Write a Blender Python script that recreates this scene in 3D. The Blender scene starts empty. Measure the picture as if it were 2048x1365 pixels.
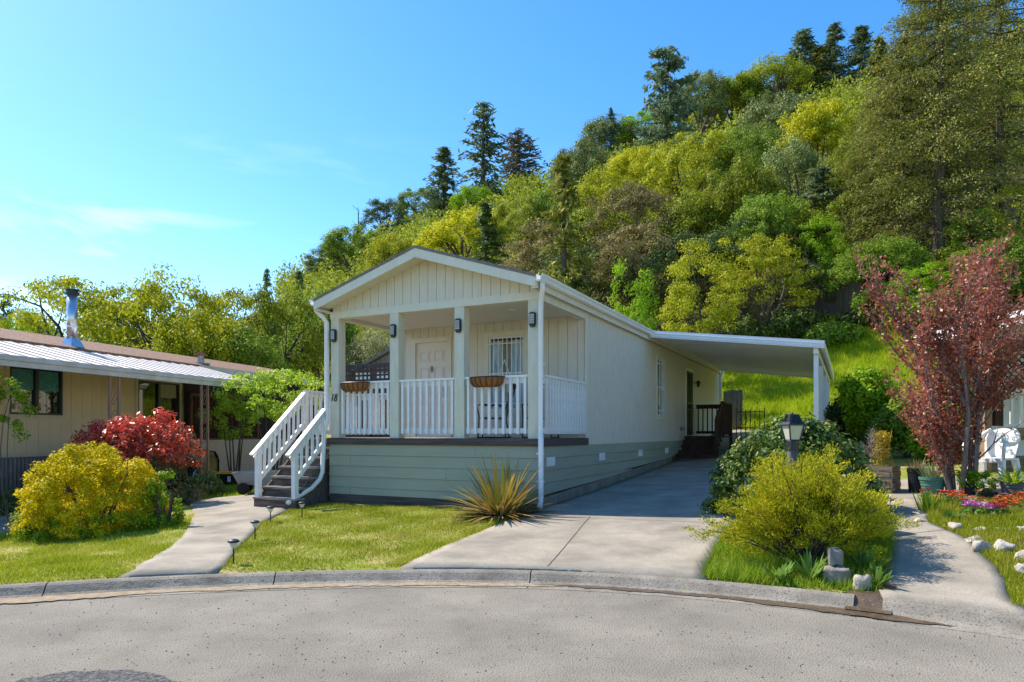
import bpy, math, random
import numpy as np
from mathutils import Vector, Matrix

R = math.radians
random.seed(7)
scene = bpy.context.scene
col = scene.collection

# ------------------------------------------------------------------ camera
CAMZ, F, HY = 1.5, 1357.0, 866.0          # eye height, focal length and horizon row in photo pixels
cam_d = bpy.data.cameras.new('camera')
cam_d.sensor_width = 36.0
cam_d.lens = 36.0 * F / 2048.0
cam_d.shift_y = (HY - 682.5) / 2048.0
cam_d.clip_end = 3000.0
cam = bpy.data.objects.new('camera', cam_d)
cam.location = (0, 0, CAMZ)
cam.rotation_euler = (R(90), 0, 0)
col.objects.link(cam)
scene.camera = cam

# ------------------------------------------------------------------ sky, sun, exposure
SUN_AZ = R(-30.0)          # direction the light travels (angle from +X)
SUN_EL = R(48.0)
world = bpy.data.worlds.new('World'); scene.world = world; world.use_nodes = True
wn = world.node_tree.nodes; wl = world.node_tree.links
wn.clear()
w_out = wn.new('ShaderNodeOutputWorld'); w_bg = wn.new('ShaderNodeBackground')
w_sky = wn.new('ShaderNodeTexSky'); w_sky.sky_type = 'NISHITA'; w_sky.sun_disc = False
w_sky.sun_elevation = SUN_EL
# towards the sun: (-cos az, -sin az); the node's rotation is measured clockwise from +Y
w_sky.sun_rotation = math.atan2(-math.cos(SUN_AZ), -math.sin(SUN_AZ))
w_sky.air_density = 1.0; w_sky.dust_density = 0.35; w_sky.ozone_density = 3.0; w_sky.altitude = 0
w_tc = wn.new('ShaderNodeTexCoord'); w_map = wn.new('ShaderNodeMapping'); w_map.inputs['Scale'].default_value = (2.2, 2.2, 9.0)
w_no = wn.new('ShaderNodeTexNoise'); w_no.inputs['Scale'].default_value = 1.6; w_no.inputs['Detail'].default_value = 7; w_no.inputs['Roughness'].default_value = 0.6
w_no.inputs['Distortion'].default_value = 0.4
w_rmp = wn.new('ShaderNodeValToRGB'); w_rmp.color_ramp.elements[0].position = 0.55; w_rmp.color_ramp.elements[1].position = 1.0
w_mix = wn.new('ShaderNodeMixRGB'); w_mix.inputs['Color2'].default_value = (7.5, 7.6, 7.8, 1)
w_hsv = wn.new('ShaderNodeHueSaturation'); w_hsv.inputs['Saturation'].default_value = 1.32; w_hsv.inputs['Hue'].default_value = 0.5; w_hsv.inputs['Value'].default_value = 1.0
wl.new(w_tc.outputs['Generated'], w_map.inputs['Vector']); wl.new(w_map.outputs['Vector'], w_no.inputs['Vector'])
w_sep = wn.new('ShaderNodeSeparateXYZ'); wl.new(w_tc.outputs['Generated'], w_sep.inputs['Vector'])      # wisps thin out away from the horizon
w_el = wn.new('ShaderNodeMapRange'); w_el.inputs['From Min'].default_value = 0.16; w_el.inputs['From Max'].default_value = 0.40; w_el.inputs['To Min'].default_value = 1.0; w_el.inputs['To Max'].default_value = 0.0
w_mul = wn.new('ShaderNodeMath'); w_mul.operation = 'MULTIPLY'
wl.new(w_sep.outputs['Z'], w_el.inputs['Value']); wl.new(w_el.outputs['Result'], w_mul.inputs[1])
wl.new(w_no.outputs['Fac'], w_rmp.inputs['Fac']); wl.new(w_rmp.outputs['Color'], w_mul.inputs[0]); wl.new(w_mul.outputs[0], w_mix.inputs['Fac'])
wl.new(w_sky.outputs['Color'], w_hsv.inputs['Color']); wl.new(w_hsv.outputs['Color'], w_mix.inputs['Color1'])
wl.new(w_mix.outputs['Color'], w_bg.inputs['Color']); wl.new(w_bg.outputs['Background'], w_out.inputs['Surface'])
w_bg.inputs['Strength'].default_value = 0.15
sun_d = bpy.data.lights.new('sun', 'SUN'); sun_d.energy = 4.6; sun_d.angle = R(0.53); sun_d.color = (1.0, 0.90, 0.76)
sun = bpy.data.objects.new('sun', sun_d); col.objects.link(sun)
ldir = Vector((math.cos(SUN_AZ) * math.cos(SUN_EL), math.sin(SUN_AZ) * math.cos(SUN_EL), -math.sin(SUN_EL)))
sun.rotation_euler = ldir.to_track_quat('-Z', 'Y').to_euler()
sun.location = (-20, 5, 40)
vs = scene.view_settings
vs.view_transform = 'Standard'; vs.look = 'None'; vs.gamma = 1.0; vs.exposure = 0.9; vs.use_curve_mapping = False
scene.cycles.use_denoising = True
scene.cycles.max_bounces = 6; scene.cycles.diffuse_bounces = 3; scene.cycles.transparent_max_bounces = 8
scene.cycles.transmission_bounces = 4; scene.cycles.glossy_bounces = 3

# ------------------------------------------------------------------ materials
MATS = {}
def principled(name, rough=0.7, spec=0.3):
    m = bpy.data.materials.new(name); m.use_nodes = True
    nt = m.node_tree; b = nt.nodes['Principled BSDF']
    b.inputs['Roughness'].default_value = rough
    b.inputs['Specular IOR Level'].default_value = spec
    return m, nt, b

def surf(name, base, dark=None, scale=6.0, rough=0.75, spec=0.25, bump=0.0, bscale=40.0, stretch=(1, 1, 1), detail=6, lo=0.35, hi=0.65, metal=0.0, fine=None, coords='Object'):
    """mottled surface: two colours mixed by noise, optional fine speckle and bump"""
    m, nt, b = principled(name, rough, spec); n, l = nt.nodes, nt.links
    b.inputs['Metallic'].default_value = metal
    if dark is None: dark = tuple(c * 0.8 for c in base)
    tc = n.new('ShaderNodeTexCoord'); mp = n.new('ShaderNodeMapping'); mp.inputs['Scale'].default_value = stretch
    l.new(tc.outputs[coords], mp.inputs['Vector'])
    no = n.new('ShaderNodeTexNoise'); no.inputs['Scale'].default_value = scale; no.inputs['Detail'].default_value = detail; no.inputs['Roughness'].default_value = 0.62
    l.new(mp.outputs['Vector'], no.inputs['Vector'])
    rp = n.new('ShaderNodeValToRGB'); e = rp.color_ramp.elements
    e[0].position = lo; e[1].position = hi; e[0].color = (*dark, 1); e[1].color = (*base, 1)
    l.new(no.outputs['Fac'], rp.inputs['Fac']); out = rp.outputs['Color']
    if fine:      # (scale, colour, threshold)
        f2 = n.new('ShaderNodeTexNoise'); f2.inputs['Scale'].default_value = fine[0]; f2.inputs['Detail'].default_value = 2
        l.new(tc.outputs[coords], f2.inputs['Vector'])
        r2 = n.new('ShaderNodeValToRGB'); r2.color_ramp.elements[0].position = fine[2]; r2.color_ramp.elements[1].position = fine[2] + 0.08
        l.new(f2.outputs['Fac'], r2.inputs['Fac'])
        mx = n.new('ShaderNodeMixRGB'); mx.inputs['Color2'].default_value = (*fine[1], 1)
        l.new(r2.outputs['Color'], mx.inputs['Fac']); l.new(out, mx.inputs['Color1']); out = mx.outputs['Color']
    l.new(out, b.inputs['Base Color'])
    if bump:
        bn = n.new('ShaderNodeTexNoise'); bn.inputs['Scale'].default_value = bscale; bn.inputs['Detail'].default_value = 4
        l.new(mp.outputs['Vector'], bn.inputs['Vector'])
        bp = n.new('ShaderNodeBump'); bp.inputs['Strength'].default_value = bump; bp.inputs['Distance'].default_value = 0.02
        l.new(bn.outputs['Fac'], bp.inputs['Height']); l.new(bp.outputs['Normal'], b.inputs['Normal'])
    MATS[name] = m
    return m

def leafmat(name, cols, rough=0.55, trans=0.35, spec=0.12, vary=0.25):
    """foliage: colour drawn per leaf, with a slower drift through the crown; some light passes through"""
    m, nt, b = principled(name, rough, spec); n, l = nt.nodes, nt.links
    geo = n.new('ShaderNodeNewGeometry'); rp = n.new('ShaderNodeValToRGB')
    els = rp.color_ramp.elements
    while len(els) < len(cols): els.new(0.5)
    for i, c in enumerate(cols):
        els[i].position = i / max(1, len(cols) - 1); els[i].color = (*c, 1)
    tc = n.new('ShaderNodeTexCoord'); no = n.new('ShaderNodeTexNoise'); no.inputs['Scale'].default_value = 1.1; no.inputs['Detail'].default_value = 3
    oi = n.new('ShaderNodeObjectInfo')
    l.new(tc.outputs['Object'], no.inputs['Vector'])
    # factor = 0.55*random per leaf + 0.45*noise
    a = n.new('ShaderNodeMath'); a.operation = 'MULTIPLY_ADD'; a.inputs[1].default_value = 0.6; l.new(geo.outputs['Random Per Island'], a.inputs[0])
    c2 = n.new('ShaderNodeMath'); c2.operation = 'MULTIPLY_ADD'; c2.inputs[1].default_value = 1.3; c2.inputs[2].default_value = -0.42; l.new(no.outputs['Fac'], c2.inputs[0])
    l.new(c2.outputs[0], a.inputs[2]); l.new(a.outputs[0], rp.inputs['Fac'])
    hs = n.new('ShaderNodeHueSaturation')
    v = n.new('ShaderNodeMath'); v.operation = 'MULTIPLY_ADD'; v.inputs[1].default_value = vary; v.inputs[2].default_value = 1 - vary / 2; l.new(oi.outputs['Random'], v.inputs[0])
    l.new(v.outputs[0], hs.inputs['Value']); l.new(rp.outputs['Color'], hs.inputs['Color'])
    l.new(hs.outputs['Color'], b.inputs['Base Color'])
    tr = n.new('ShaderNodeBsdfTranslucent'); l.new(hs.outputs['Color'], tr.inputs['Color'])
    mx = n.new('ShaderNodeMixShader'); mx.inputs['Fac'].default_value = trans
    out = nt.nodes['Material Output']
    l.new(b.outputs['BSDF'], mx.inputs[1]); l.new(tr.outputs['BSDF'], mx.inputs[2]); l.new(mx.outputs['Shader'], out.inputs['Surface'])
    MATS[name] = m
    return m

def glassmat(name, tint, rough=0.03):
    m, nt, b = principled(name, rough, 0.8); b.inputs['Base Color'].default_value = (*tint, 1); b.inputs['Coat Weight'].default_value = 0.6; b.inputs['Coat Roughness'].default_value = 0.02
    MATS[name] = m; return m

# built things
surf('siding', (0.665, 0.605, 0.50), (0.61, 0.55, 0.45), 3.0, 0.7, bump=0.12, bscale=30, stretch=(6, 6, 1))
surf('trim', (0.69, 0.65, 0.54), (0.63, 0.59, 0.48), 5.0, 0.65, bump=0.08, bscale=30)
surf('post_paint', (0.665, 0.63, 0.51), (0.58, 0.545, 0.43), 9.0, 0.7, bump=0.12, bscale=25, stretch=(1, 1, .3))
surf('skirt_paint', (0.335, 0.35, 0.262), (0.295, 0.308, 0.23), 2.5, 0.65, bump=0.08, bscale=25, stretch=(.3, .3, 2))
surf('white_paint', (0.80, 0.80, 0.78), (0.72, 0.715, 0.69), 7.0, 0.5, bump=0.05)
surf('white_metal', (0.80, 0.80, 0.79), (0.73, 0.73, 0.72), 2.0, 0.35, spec=0.5)
surf('ceiling', (0.66, 0.62, 0.53), (0.62, 0.58, 0.49), 3.0, 0.7)
surf('door_paint', (0.72, 0.64, 0.57), (0.69, 0.61, 0.54), 2.0, 0.5)
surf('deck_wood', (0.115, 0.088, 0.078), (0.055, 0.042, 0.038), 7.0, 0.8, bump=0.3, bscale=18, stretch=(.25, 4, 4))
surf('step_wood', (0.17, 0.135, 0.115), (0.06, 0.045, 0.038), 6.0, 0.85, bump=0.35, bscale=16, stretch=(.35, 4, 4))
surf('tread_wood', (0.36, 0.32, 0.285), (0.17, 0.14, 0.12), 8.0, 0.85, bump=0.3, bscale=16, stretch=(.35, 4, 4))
surf('dark_stain', (0.075, 0.034, 0.022), (0.035, 0.018, 0.013), 6.0, 0.7, bump=0.2, bscale=14, stretch=(1, 1, .3))
surf('black_metal', (0.018, 0.018, 0.02), (0.012, 0.012, 0.013), 8.0, 0.4, spec=0.5)
surf('lamp_pane', (0.50, 0.50, 0.47), (0.44, 0.44, 0.41), 4.0, 0.3)
surf('coco', (0.36, 0.155, 0.05), (0.20, 0.08, 0.028), 30.0, 0.95, bump=0.6, bscale=80)
surf('bronze_bar', (0.35, 0.21, 0.14), (0.29, 0.17, 0.115), 10.0, 0.55)
surf('shingle', (0.285, 0.175, 0.12), (0.16, 0.092, 0.062), 9.0, 0.9, bump=0.6, bscale=14, stretch=(1, 1, 1), fine=(22, (0.09, 0.06, 0.045), 0.56))
surf('grey_shingle', (0.22, 0.20, 0.18), (0.14, 0.125, 0.115), 14.0, 0.9, bump=0.4, bscale=30)
surf('tan_wall', (0.69, 0.54, 0.355), (0.65, 0.505, 0.33), 2.0, 0.75, bump=0.06)
surf('tan_trim', (0.60, 0.50, 0.36), (0.55, 0.455, 0.325), 4.0, 0.7)
surf('awning_metal', (0.84, 0.81, 0.75), (0.70, 0.65, 0.57), 4.0, 0.85, spec=0.0, lo=0.25, hi=0.5, stretch=(1, .2, 1))
surf('awning_fascia', (0.60, 0.58, 0.52), (0.48, 0.45, 0.39), 3.0, 0.5, spec=0.4)
surf('corrugated', (0.23, 0.195, 0.19), (0.16, 0.13, 0.125), 3.0, 0.5, spec=0.4)
surf('stucco', (0.40, 0.34, 0.265), (0.36, 0.30, 0.235), 6.0, 0.9, bump=0.2, bscale=60)
surf('brown_lattice', (0.14, 0.06, 0.04), (0.08, 0.035, 0.024), 5.0, 0.8)
surf('dark_recess', (0.03, 0.02, 0.016), (0.02, 0.014, 0.012), 5.0, 0.9)
surf('grey_wood', (0.245, 0.22, 0.20), (0.12, 0.10, 0.092), 5.0, 0.9, bump=0.3, bscale=12, stretch=(3, 3, .3))
surf('fence_dark', (0.075, 0.062, 0.065), (0.045, 0.036, 0.038), 5.0, 0.8, stretch=(1, 1, .3))
surf('planter_wood', (0.30, 0.235, 0.165), (0.12, 0.085, 0.06), 7.0, 0.9, bump=0.35, bscale=14, stretch=(.4, .4, 5))
surf('steel', (0.62, 0.66, 0.70), (0.45, 0.48, 0.52), 5.0, 0.28, spec=0.6, metal=0.85)
surf('dull_steel', (0.42, 0.42, 0.42), (0.25, 0.22, 0.2), 9.0, 0.5, spec=0.5, metal=0.5)
surf('concrete', (0.345, 0.308, 0.247), (0.205, 0.184, 0.15), 1.7, 0.9, bump=0.25, bscale=60, fine=(70, (0.20, 0.178, 0.145), 0.58), detail=9)
surf('kerb_concrete', (0.285, 0.257, 0.21), (0.17, 0.153, 0.125), 2.6, 0.95, bump=0.35, bscale=60, fine=(55, (0.115, 0.105, 0.09), 0.57), detail=9)
surf('asphalt', (0.255, 0.232, 0.19), (0.175, 0.159, 0.131), 1.1, 0.92, bump=0.7, bscale=75, fine=(70, (0.09, 0.084, 0.076), 0.61), detail=12)
surf('tar_patch', (0.15, 0.145, 0.138), (0.05, 0.05, 0.05), 34.0, 0.8, bump=1.0, bscale=60, spec=0.2, lo=0.42, hi=0.62)
surf('gutter_mud', (0.115, 0.078, 0.045), (0.06, 0.042, 0.025), 9.0, 0.35, spec=0.5, bump=0.3, bscale=30, fine=(50, (0.25, 0.2, 0.13), 0.66))
surf('gutter_dirt', (0.34, 0.27, 0.18), (0.22, 0.17, 0.11), 12.0, 0.95, bump=0.5, bscale=50)
surf('soil', (0.13, 0.09, 0.06), (0.07, 0.048, 0.032), 8.0, 0.95, bump=0.5, bscale=30)
surf('turf', (0.20, 0.235, 0.022), (0.36, 0.29, 0.11), 1.6, 0.95, bump=0.5, bscale=50, lo=0.36, hi=0.56, fine=(25, (0.09, 0.135, 0.015), 0.55), detail=8)
_m = MATS['turf']; _n, _l = _m.node_tree.nodes, _m.node_tree.links; _b = _n['Principled BSDF']; _src = _b.inputs['Base Color'].links[0].from_socket
_geo = _n.new('ShaderNodeNewGeometry'); _sep = _n.new('ShaderNodeSeparateXYZ'); _l.new(_geo.outputs['Position'], _sep.inputs['Vector'])
_no = _n.new('ShaderNodeTexNoise'); _no.inputs['Scale'].default_value = 0.35; _no.inputs['Detail'].default_value = 5; _l.new(_geo.outputs['Position'], _no.inputs['Vector'])
_ad = _n.new('ShaderNodeMath'); _ad.operation = 'MULTIPLY_ADD'; _ad.inputs[1].default_value = 4.0; _l.new(_no.outputs['Fac'], _ad.inputs[0]); _l.new(_sep.outputs['Z'], _ad.inputs[2])
_mr = _n.new('ShaderNodeMapRange'); _mr.inputs['From Min'].default_value = 7.0; _mr.inputs['From Max'].default_value = 10.0; _l.new(_ad.outputs[0], _mr.inputs['Value'])
_mx = _n.new('ShaderNodeMixRGB'); _mx.inputs['Color2'].default_value = (0.075, 0.06, 0.03, 1); _l.new(_mr.outputs['Result'], _mx.inputs['Fac']); _l.new(_src, _mx.inputs['Color1']); _l.new(_mx.outputs['Color'], _b.inputs['Base Color'])
surf('rock_white', (0.54, 0.51, 0.46), (0.24, 0.21, 0.18), 9.0, 0.9, bump=0.6, bscale=20)
surf('rock_grey', (0.31, 0.285, 0.25), (0.17, 0.155, 0.135), 9.0, 0.9, bump=0.5, bscale=20)
surf('rock_tan', (0.47, 0.42, 0.34), (0.30, 0.26, 0.2), 9.0, 0.9, bump=0.5, bscale=20)
surf('green_pot', (0.075, 0.19, 0.15), (0.06, 0.155, 0.12), 4.0, 0.45)
surf('black_pot', (0.02, 0.02, 0.022), (0.014, 0.014, 0.015), 4.0, 0.5)
surf('grey_pot', (0.12, 0.12, 0.125), (0.08, 0.08, 0.085), 4.0, 0.5)
surf('chair_plastic', (0.83, 0.83, 0.82), (0.78, 0.78, 0.77), 3.0, 0.35, spec=0.4)
surf('teal_print', (0.10, 0.36, 0.38), (0.2, 0.5, 0.5), 9.0, 0.5)
surf('timber_post', (0.30, 0.185, 0.12), (0.24, 0.145, 0.09), 5.0, 0.7)
surf('weathered_post', (0.165, 0.165, 0.18), (0.05, 0.05, 0.056), 9.0, 0.85, bump=0.4, bscale=14, stretch=(3, 3, .3))
surf('blue_white', (0.62, 0.68, 0.74), (0.56, 0.62, 0.68), 3.0, 0.6)
surf('orange_lid', (0.80, 0.40, 0.02), (0.70, 0.33, 0.015), 5.0, 0.45)
surf('bin_black', (0.012, 0.012, 0.013), None, 5.0, 0.45)
surf('cart_grey', (0.27, 0.30, 0.34), (0.22, 0.25, 0.28), 4.0, 0.5)
surf('tyre', (0.02, 0.02, 0.02), None, 5.0, 0.85)
surf('car_black', (0.008, 0.008, 0.010), None, 2.0, 0.12, spec=0.6)
surf('sling_tan', (0.32, 0.25, 0.18), (0.28, 0.215, 0.155), 20.0, 0.85)
surf('bark', (0.13, 0.10, 0.08), (0.055, 0.042, 0.034), 5.0, 0.95, bump=0.5, bscale=12, stretch=(3, 3, .5))
surf('pale_bark', (0.27, 0.22, 0.20), (0.13, 0.10, 0.09), 7.0, 0.9, bump=0.4, bscale=14, stretch=(3, 3, .6))
surf('dead_twig', (0.33, 0.27, 0.24), (0.20, 0.16, 0.14), 6.0, 0.9)
surf('curtain', (0.55, 0.68, 0.78), (0.18, 0.26, 0.33), 5.0, 0.6, stretch=(9, 1, .4))
surf('teal_curtain', (0.10, 0.34, 0.36), (0.045, 0.17, 0.19), 16.0, 0.7, stretch=(2, 2, 1))
surf('blind', (0.30, 0.27, 0.20), (0.26, 0.235, 0.175), 5.0, 0.6)
surf('rust_rib_shade', (0.30, 0.13, 0.07), (0.16, 0.07, 0.045), 8.0, 0.85)
surf('solar_lens', (0.62, 0.60, 0.55), (0.5, 0.48, 0.44), 6.0, 0.25, spec=0.5)
surf('paper_label', (0.70, 0.70, 0.70), (0.4, 0.4, 0.4), 30.0, 0.6)
glassmat('dark_glass', (0.012, 0.014, 0.016)); glassmat('lamp_glass', (0.50, 0.49, 0.40), 0.25)
# foliage
leafmat('leaf_gold', [(0.28, 0.27, 0.008), (0.58, 0.49, 0.008), (0.76, 0.61, 0.01), (0.86, 0.72, 0.03)], trans=0.45)
leafmat('leaf_lime', [(0.10, 0.19, 0.012), (0.22, 0.33, 0.012), (0.34, 0.43, 0.02)], trans=0.35)
leafmat('leaf_photinia', [(0.22, 0.17, 0.05), (0.56, 0.10, 0.055), (0.80, 0.09, 0.05), (0.82, 0.28, 0.20)], rough=0.35, trans=0.35, spec=0.5)
leafmat('leaf_photinia_green', [(0.05, 0.085, 0.018), (0.11, 0.14, 0.035), (0.19, 0.11, 0.05)], rough=0.35, spec=0.5)
leafmat('leaf_juniper', [(0.11, 0.15, 0.014), (0.32, 0.34, 0.015), (0.56, 0.52, 0.018), (0.70, 0.62, 0.035)], trans=0.35)
leafmat('leaf_rhodo', [(0.03, 0.07, 0.012), (0.075, 0.14, 0.022), (0.15, 0.21, 0.04), (0.33, 0.29, 0.11)], rough=0.42, trans=0.2, spec=0.25)
leafmat('leaf_plum', [(0.12, 0.034, 0.025), (0.29, 0.078, 0.05), (0.42, 0.14, 0.088), (0.50, 0.24, 0.17)], rough=0.4, trans=0.4, spec=0.4)
leafmat('leaf_flax', [(0.10, 0.17, 0.03), (0.24, 0.24, 0.04), (0.46, 0.32, 0.06), (0.36, 0.19, 0.10)], trans=0.2)
leafmat('leaf_vine', [(0.14, 0.28, 0.015), (0.34, 0.48, 0.03), (0.58, 0.66, 0.11)], trans=0.5)
leafmat('leaf_oak', [(0.108, 0.15, 0.0192), (0.24, 0.294, 0.024), (0.408, 0.444, 0.036)], trans=0.4, vary=0.35)
leafmat('leaf_oakyellow', [(0.168, 0.2016, 0.0157), (0.3584, 0.3864, 0.0179), (0.56, 0.56, 0.0269)], trans=0.4, vary=0.3)
leafmat('leaf_yellow', [(0.22, 0.24, 0.012), (0.46, 0.46, 0.014), (0.62, 0.58, 0.02)], trans=0.4, vary=0.25)
leafmat('leaf_green', [(0.072, 0.132, 0.0168), (0.168, 0.264, 0.0264), (0.324, 0.432, 0.042)], trans=0.4, vary=0.35)
leafmat('leaf_bright', [(0.12, 0.228, 0.012), (0.24, 0.408, 0.0144), (0.384, 0.552, 0.024)], trans=0.4, vary=0.2)
leafmat('leaf_madrone', [(0.0836, 0.121, 0.0335), (0.1954, 0.2512, 0.0652), (0.372, 0.4278, 0.1302)], rough=0.5, trans=0.25, vary=0.35, spec=0.2)
leafmat('leaf_brown', [(0.117, 0.099, 0.0396), (0.243, 0.198, 0.072), (0.36, 0.306, 0.108)], trans=0.25, vary=0.3)
leafmat('leaf_dark', [(0.0333, 0.0624, 0.0187), (0.0874, 0.1352, 0.0333), (0.1768, 0.2288, 0.052)], trans=0.2, vary=0.3)
leafmat('leaf_pale', [(0.20, 0.22, 0.08), (0.36, 0.37, 0.15), (0.50, 0.50, 0.24)], trans=0.3)
leafmat('needle_blue', [(0.07, 0.105, 0.055), (0.13, 0.185, 0.09), (0.21, 0.26, 0.12)], trans=0.3, vary=0.35)
leafmat('needle_olive', [(0.0672, 0.0864, 0.0192), (0.192, 0.2016, 0.0346), (0.3648, 0.3552, 0.0614)], trans=0.2, vary=0.25)
leafmat('needle_grey', [(0.10, 0.105, 0.085), (0.17, 0.17, 0.14), (0.25, 0.24, 0.20)], trans=0.1)
leafmat('grass_lawn', [(0.13, 0.18, 0.013), (0.25, 0.30, 0.015), (0.37, 0.39, 0.023), (0.46, 0.39, 0.13)], trans=0.35)
leafmat('grass_hill', [(0.22, 0.32, 0.008), (0.36, 0.46, 0.010), (0.47, 0.56, 0.018)], trans=0.45)
leafmat('grass_rank', [(0.10, 0.17, 0.014), (0.20, 0.30, 0.018), (0.33, 0.42, 0.03)], trans=0.4)
leafmat('grass_blue', [(0.16, 0.25, 0.11), (0.27, 0.36, 0.18), (0.38, 0.46, 0.27)], trans=0.25)
leafmat('bamboo_yellow', [(0.34, 0.29, 0.03), (0.55, 0.42, 0.04), (0.66, 0.52, 0.09)], trans=0.3)
leafmat('petal_orange', [(0.30, 0.05, 0.02), (0.58, 0.12, 0.03), (0.70, 0.26, 0.05)], trans=0.25)
leafmat('petal_magenta', [(0.40, 0.09, 0.36), (0.55, 0.18, 0.50), (0.66, 0.34, 0.60)], trans=0.25)
leafmat('petal_red', [(0.30, 0.012, 0.02), (0.5, 0.03, 0.04)], trans=0.2)
leafmat('leaf_weed', [(0.06, 0.13, 0.02), (0.14, 0.25, 0.04), (0.26, 0.38, 0.10)], trans=0.35)
leafmat('dry_leaf', [(0.20, 0.13, 0.07), (0.36, 0.25, 0.14), (0.46, 0.36, 0.22)], trans=0.2)

# ------------------------------------------------------------------ mesh helpers
def mesh_np(name, V, quads=None, tris=None):
    me = bpy.data.meshes.new(name)
    V = np.asarray(V, dtype=np.float32).reshape(-1, 3)
    me.vertices.add(len(V)); me.vertices.foreach_set('co', V.ravel())
    parts, starts, s = [], [], 0
    if quads is not None and len(quads):
        q = np.asarray(quads, dtype=np.int32).reshape(-1, 4); parts.append(q.ravel()); starts.append(np.arange(len(q)) * 4 + s); s += q.size
    if tris is not None and len(tris):
        t = np.asarray(tris, dtype=np.int32).reshape(-1, 3); parts.append(t.ravel()); starts.append(np.arange(len(t)) * 3 + s); s += t.size
    li = np.concatenate(parts).astype(np.int32); ls = np.concatenate(starts).astype(np.int32)
    me.loops.add(len(li)); me.loops.foreach_set('vertex_index', li)
    me.polygons.add(len(ls)); me.polygons.foreach_set('loop_start', ls)
    me.update(calc_edges=True)
    return me

def link(name, me, mat=None, parent=None, loc=None, rot=None):
    o = bpy.data.objects.new(name, me); col.objects.link(o)
    if mat is not None and me is not None and not me.materials:
        me.materials.append(MATS[mat] if isinstance(mat, str) else mat)
    if parent is not None: o.parent = parent
    if loc is not None: o.location = loc
    if rot is not None: o.rotation_euler = rot
    return o

def tag(o, label=None, cat=None, group=None, kind=None):
    if label: o['label'] = label
    if cat: o['category'] = cat
    if group: o['group'] = group
    if kind: o['kind'] = kind
    return o

def thing(name, label, cat, loc=(0, 0, 0), rz=0.0, group=None):
    o = link(name, None, loc=loc, rot=(0, 0, rz))
    return tag(o, label, cat, group)

class MB:
    """collects boxes, bars, tubes and sheets; build() makes ONE mesh object"""
    def __init__(s): s.v = []; s.f = []; s.smooth = False
    def add(s, verts, faces):
        k = len(s.v); s.v.extend([tuple(p) for p in verts]); s.f.extend([tuple(i + k for i in f) for f in faces]); return s
    def box(s, x0, x1, y0, y1, z0, z1, M=None):
        P = [(x, y, z) for z in (z0, z1) for y in (y0, y1) for x in (x0, x1)]
        if M is not None: P = [M @ Vector(p) for p in P]
        return s.add(P, [(0, 2, 3, 1), (4, 5, 7, 6), (0, 1, 5, 4), (2, 6, 7, 3), (0, 4, 6, 2), (1, 3, 7, 5)])
    def bar(s, a, b, w, h, up=(0, 0, 1)):
        """box from a to b, w wide (sideways) and h tall"""
        a, b = Vector(a), Vector(b); d = (b - a).normalized(); u = Vector(up)
        if abs(d.dot(u)) > 0.99: u = Vector((1, 0, 0))
        sd = d.cross(u).normalized(); uu = sd.cross(d).normalized()
        P = [p + sd * (i * w / 2) + uu * (j * h / 2) for p in (a, b) for j in (-1, 1) for i in (-1, 1)]
        return s.add(P, [(0, 2, 3, 1), (4, 5, 7, 6), (0, 1, 5, 4), (2, 6, 7, 3), (0, 4, 6, 2), (1, 3, 7, 5)])
    def tube(s, pts, rad, n=8, cap=True):
        pts = [Vector(p) for p in pts]
        if not isinstance(rad, (list, tuple)): rad = [rad] * len(pts)
        k = len(s.v); prev = None
        for i, p in enumerate(pts):
            d = (pts[min(i + 1, len(pts) - 1)] - pts[max(i - 1, 0)]).normalized()
            if prev is None:
                a = d.cross(Vector((0, 0, 1))) if abs(d.z) < 0.95 else d.cross(Vector((1, 0, 0)))
            else: a = prev - d * prev.dot(d)
            a.normalize(); prev = a; b = d.cross(a)
            for j in range(n):
                t = 2 * math.pi * j / n
                s.v.append(tuple(p + (a * math.cos(t) + b * math.sin(t)) * rad[i]))
        for i in range(len(pts) - 1):
            for j in range(n):
                s.f.append((k + i * n + j, k + i * n + (j + 1) % n, k + (i + 1) * n + (j + 1) % n, k + (i + 1) * n + j))
        if cap:
            s.f.append(tuple(k + j for j in range(n))[::-1]); s.f.append(tuple(k + (len(pts) - 1) * n + j for j in range(n)))
        return s
    def lathe(s, prof, n=20, c=(0, 0, 0)):
        """profile of (radius, z) turned round the vertical through c"""
        k = len(s.v)
        for r, z in prof:
            for j in range(n):
                t = 2 * math.pi * j / n; s.v.append((c[0] + r * math.cos(t), c[1] + r * math.sin(t), c[2] + z))
        for i in range(len(prof) - 1):
            for j in range(n): s.f.append((k + i * n + j, k + i * n + (j + 1) % n, k + (i + 1) * n + (j + 1) % n, k + (i + 1) * n + j))
        s.f.append(tuple(k + j for j in range(n))[::-1]); s.f.append(tuple(k + (len(prof) - 1) * n + j for j in range(n)))
        return s
    def prism(s, poly, a, b):
        """poly of (p, q, r) points extruded by vector from a offset to b offset"""
        n = len(poly); P = [Vector(p) + Vector(a) for p in poly] + [Vector(p) + Vector(b) for p in poly]
        F_ = [tuple(range(n))[::-1], tuple(range(n, 2 * n))] + [(i, (i + 1) % n, n + (i + 1) % n, n + i) for i in range(n)]
        return s.add(P, F_)
    def mesh(s, name):
        me = bpy.data.meshes.new(name); me.from_pydata(s.v, [], s.f); me.update()
        if s.smooth:
            me.polygons.foreach_set('use_smooth', [True] * len(me.polygons))
        return me
    def build(s, name, mat, parent=None, **k): return link(name, s.mesh(name), mat, parent, **k)

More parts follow.
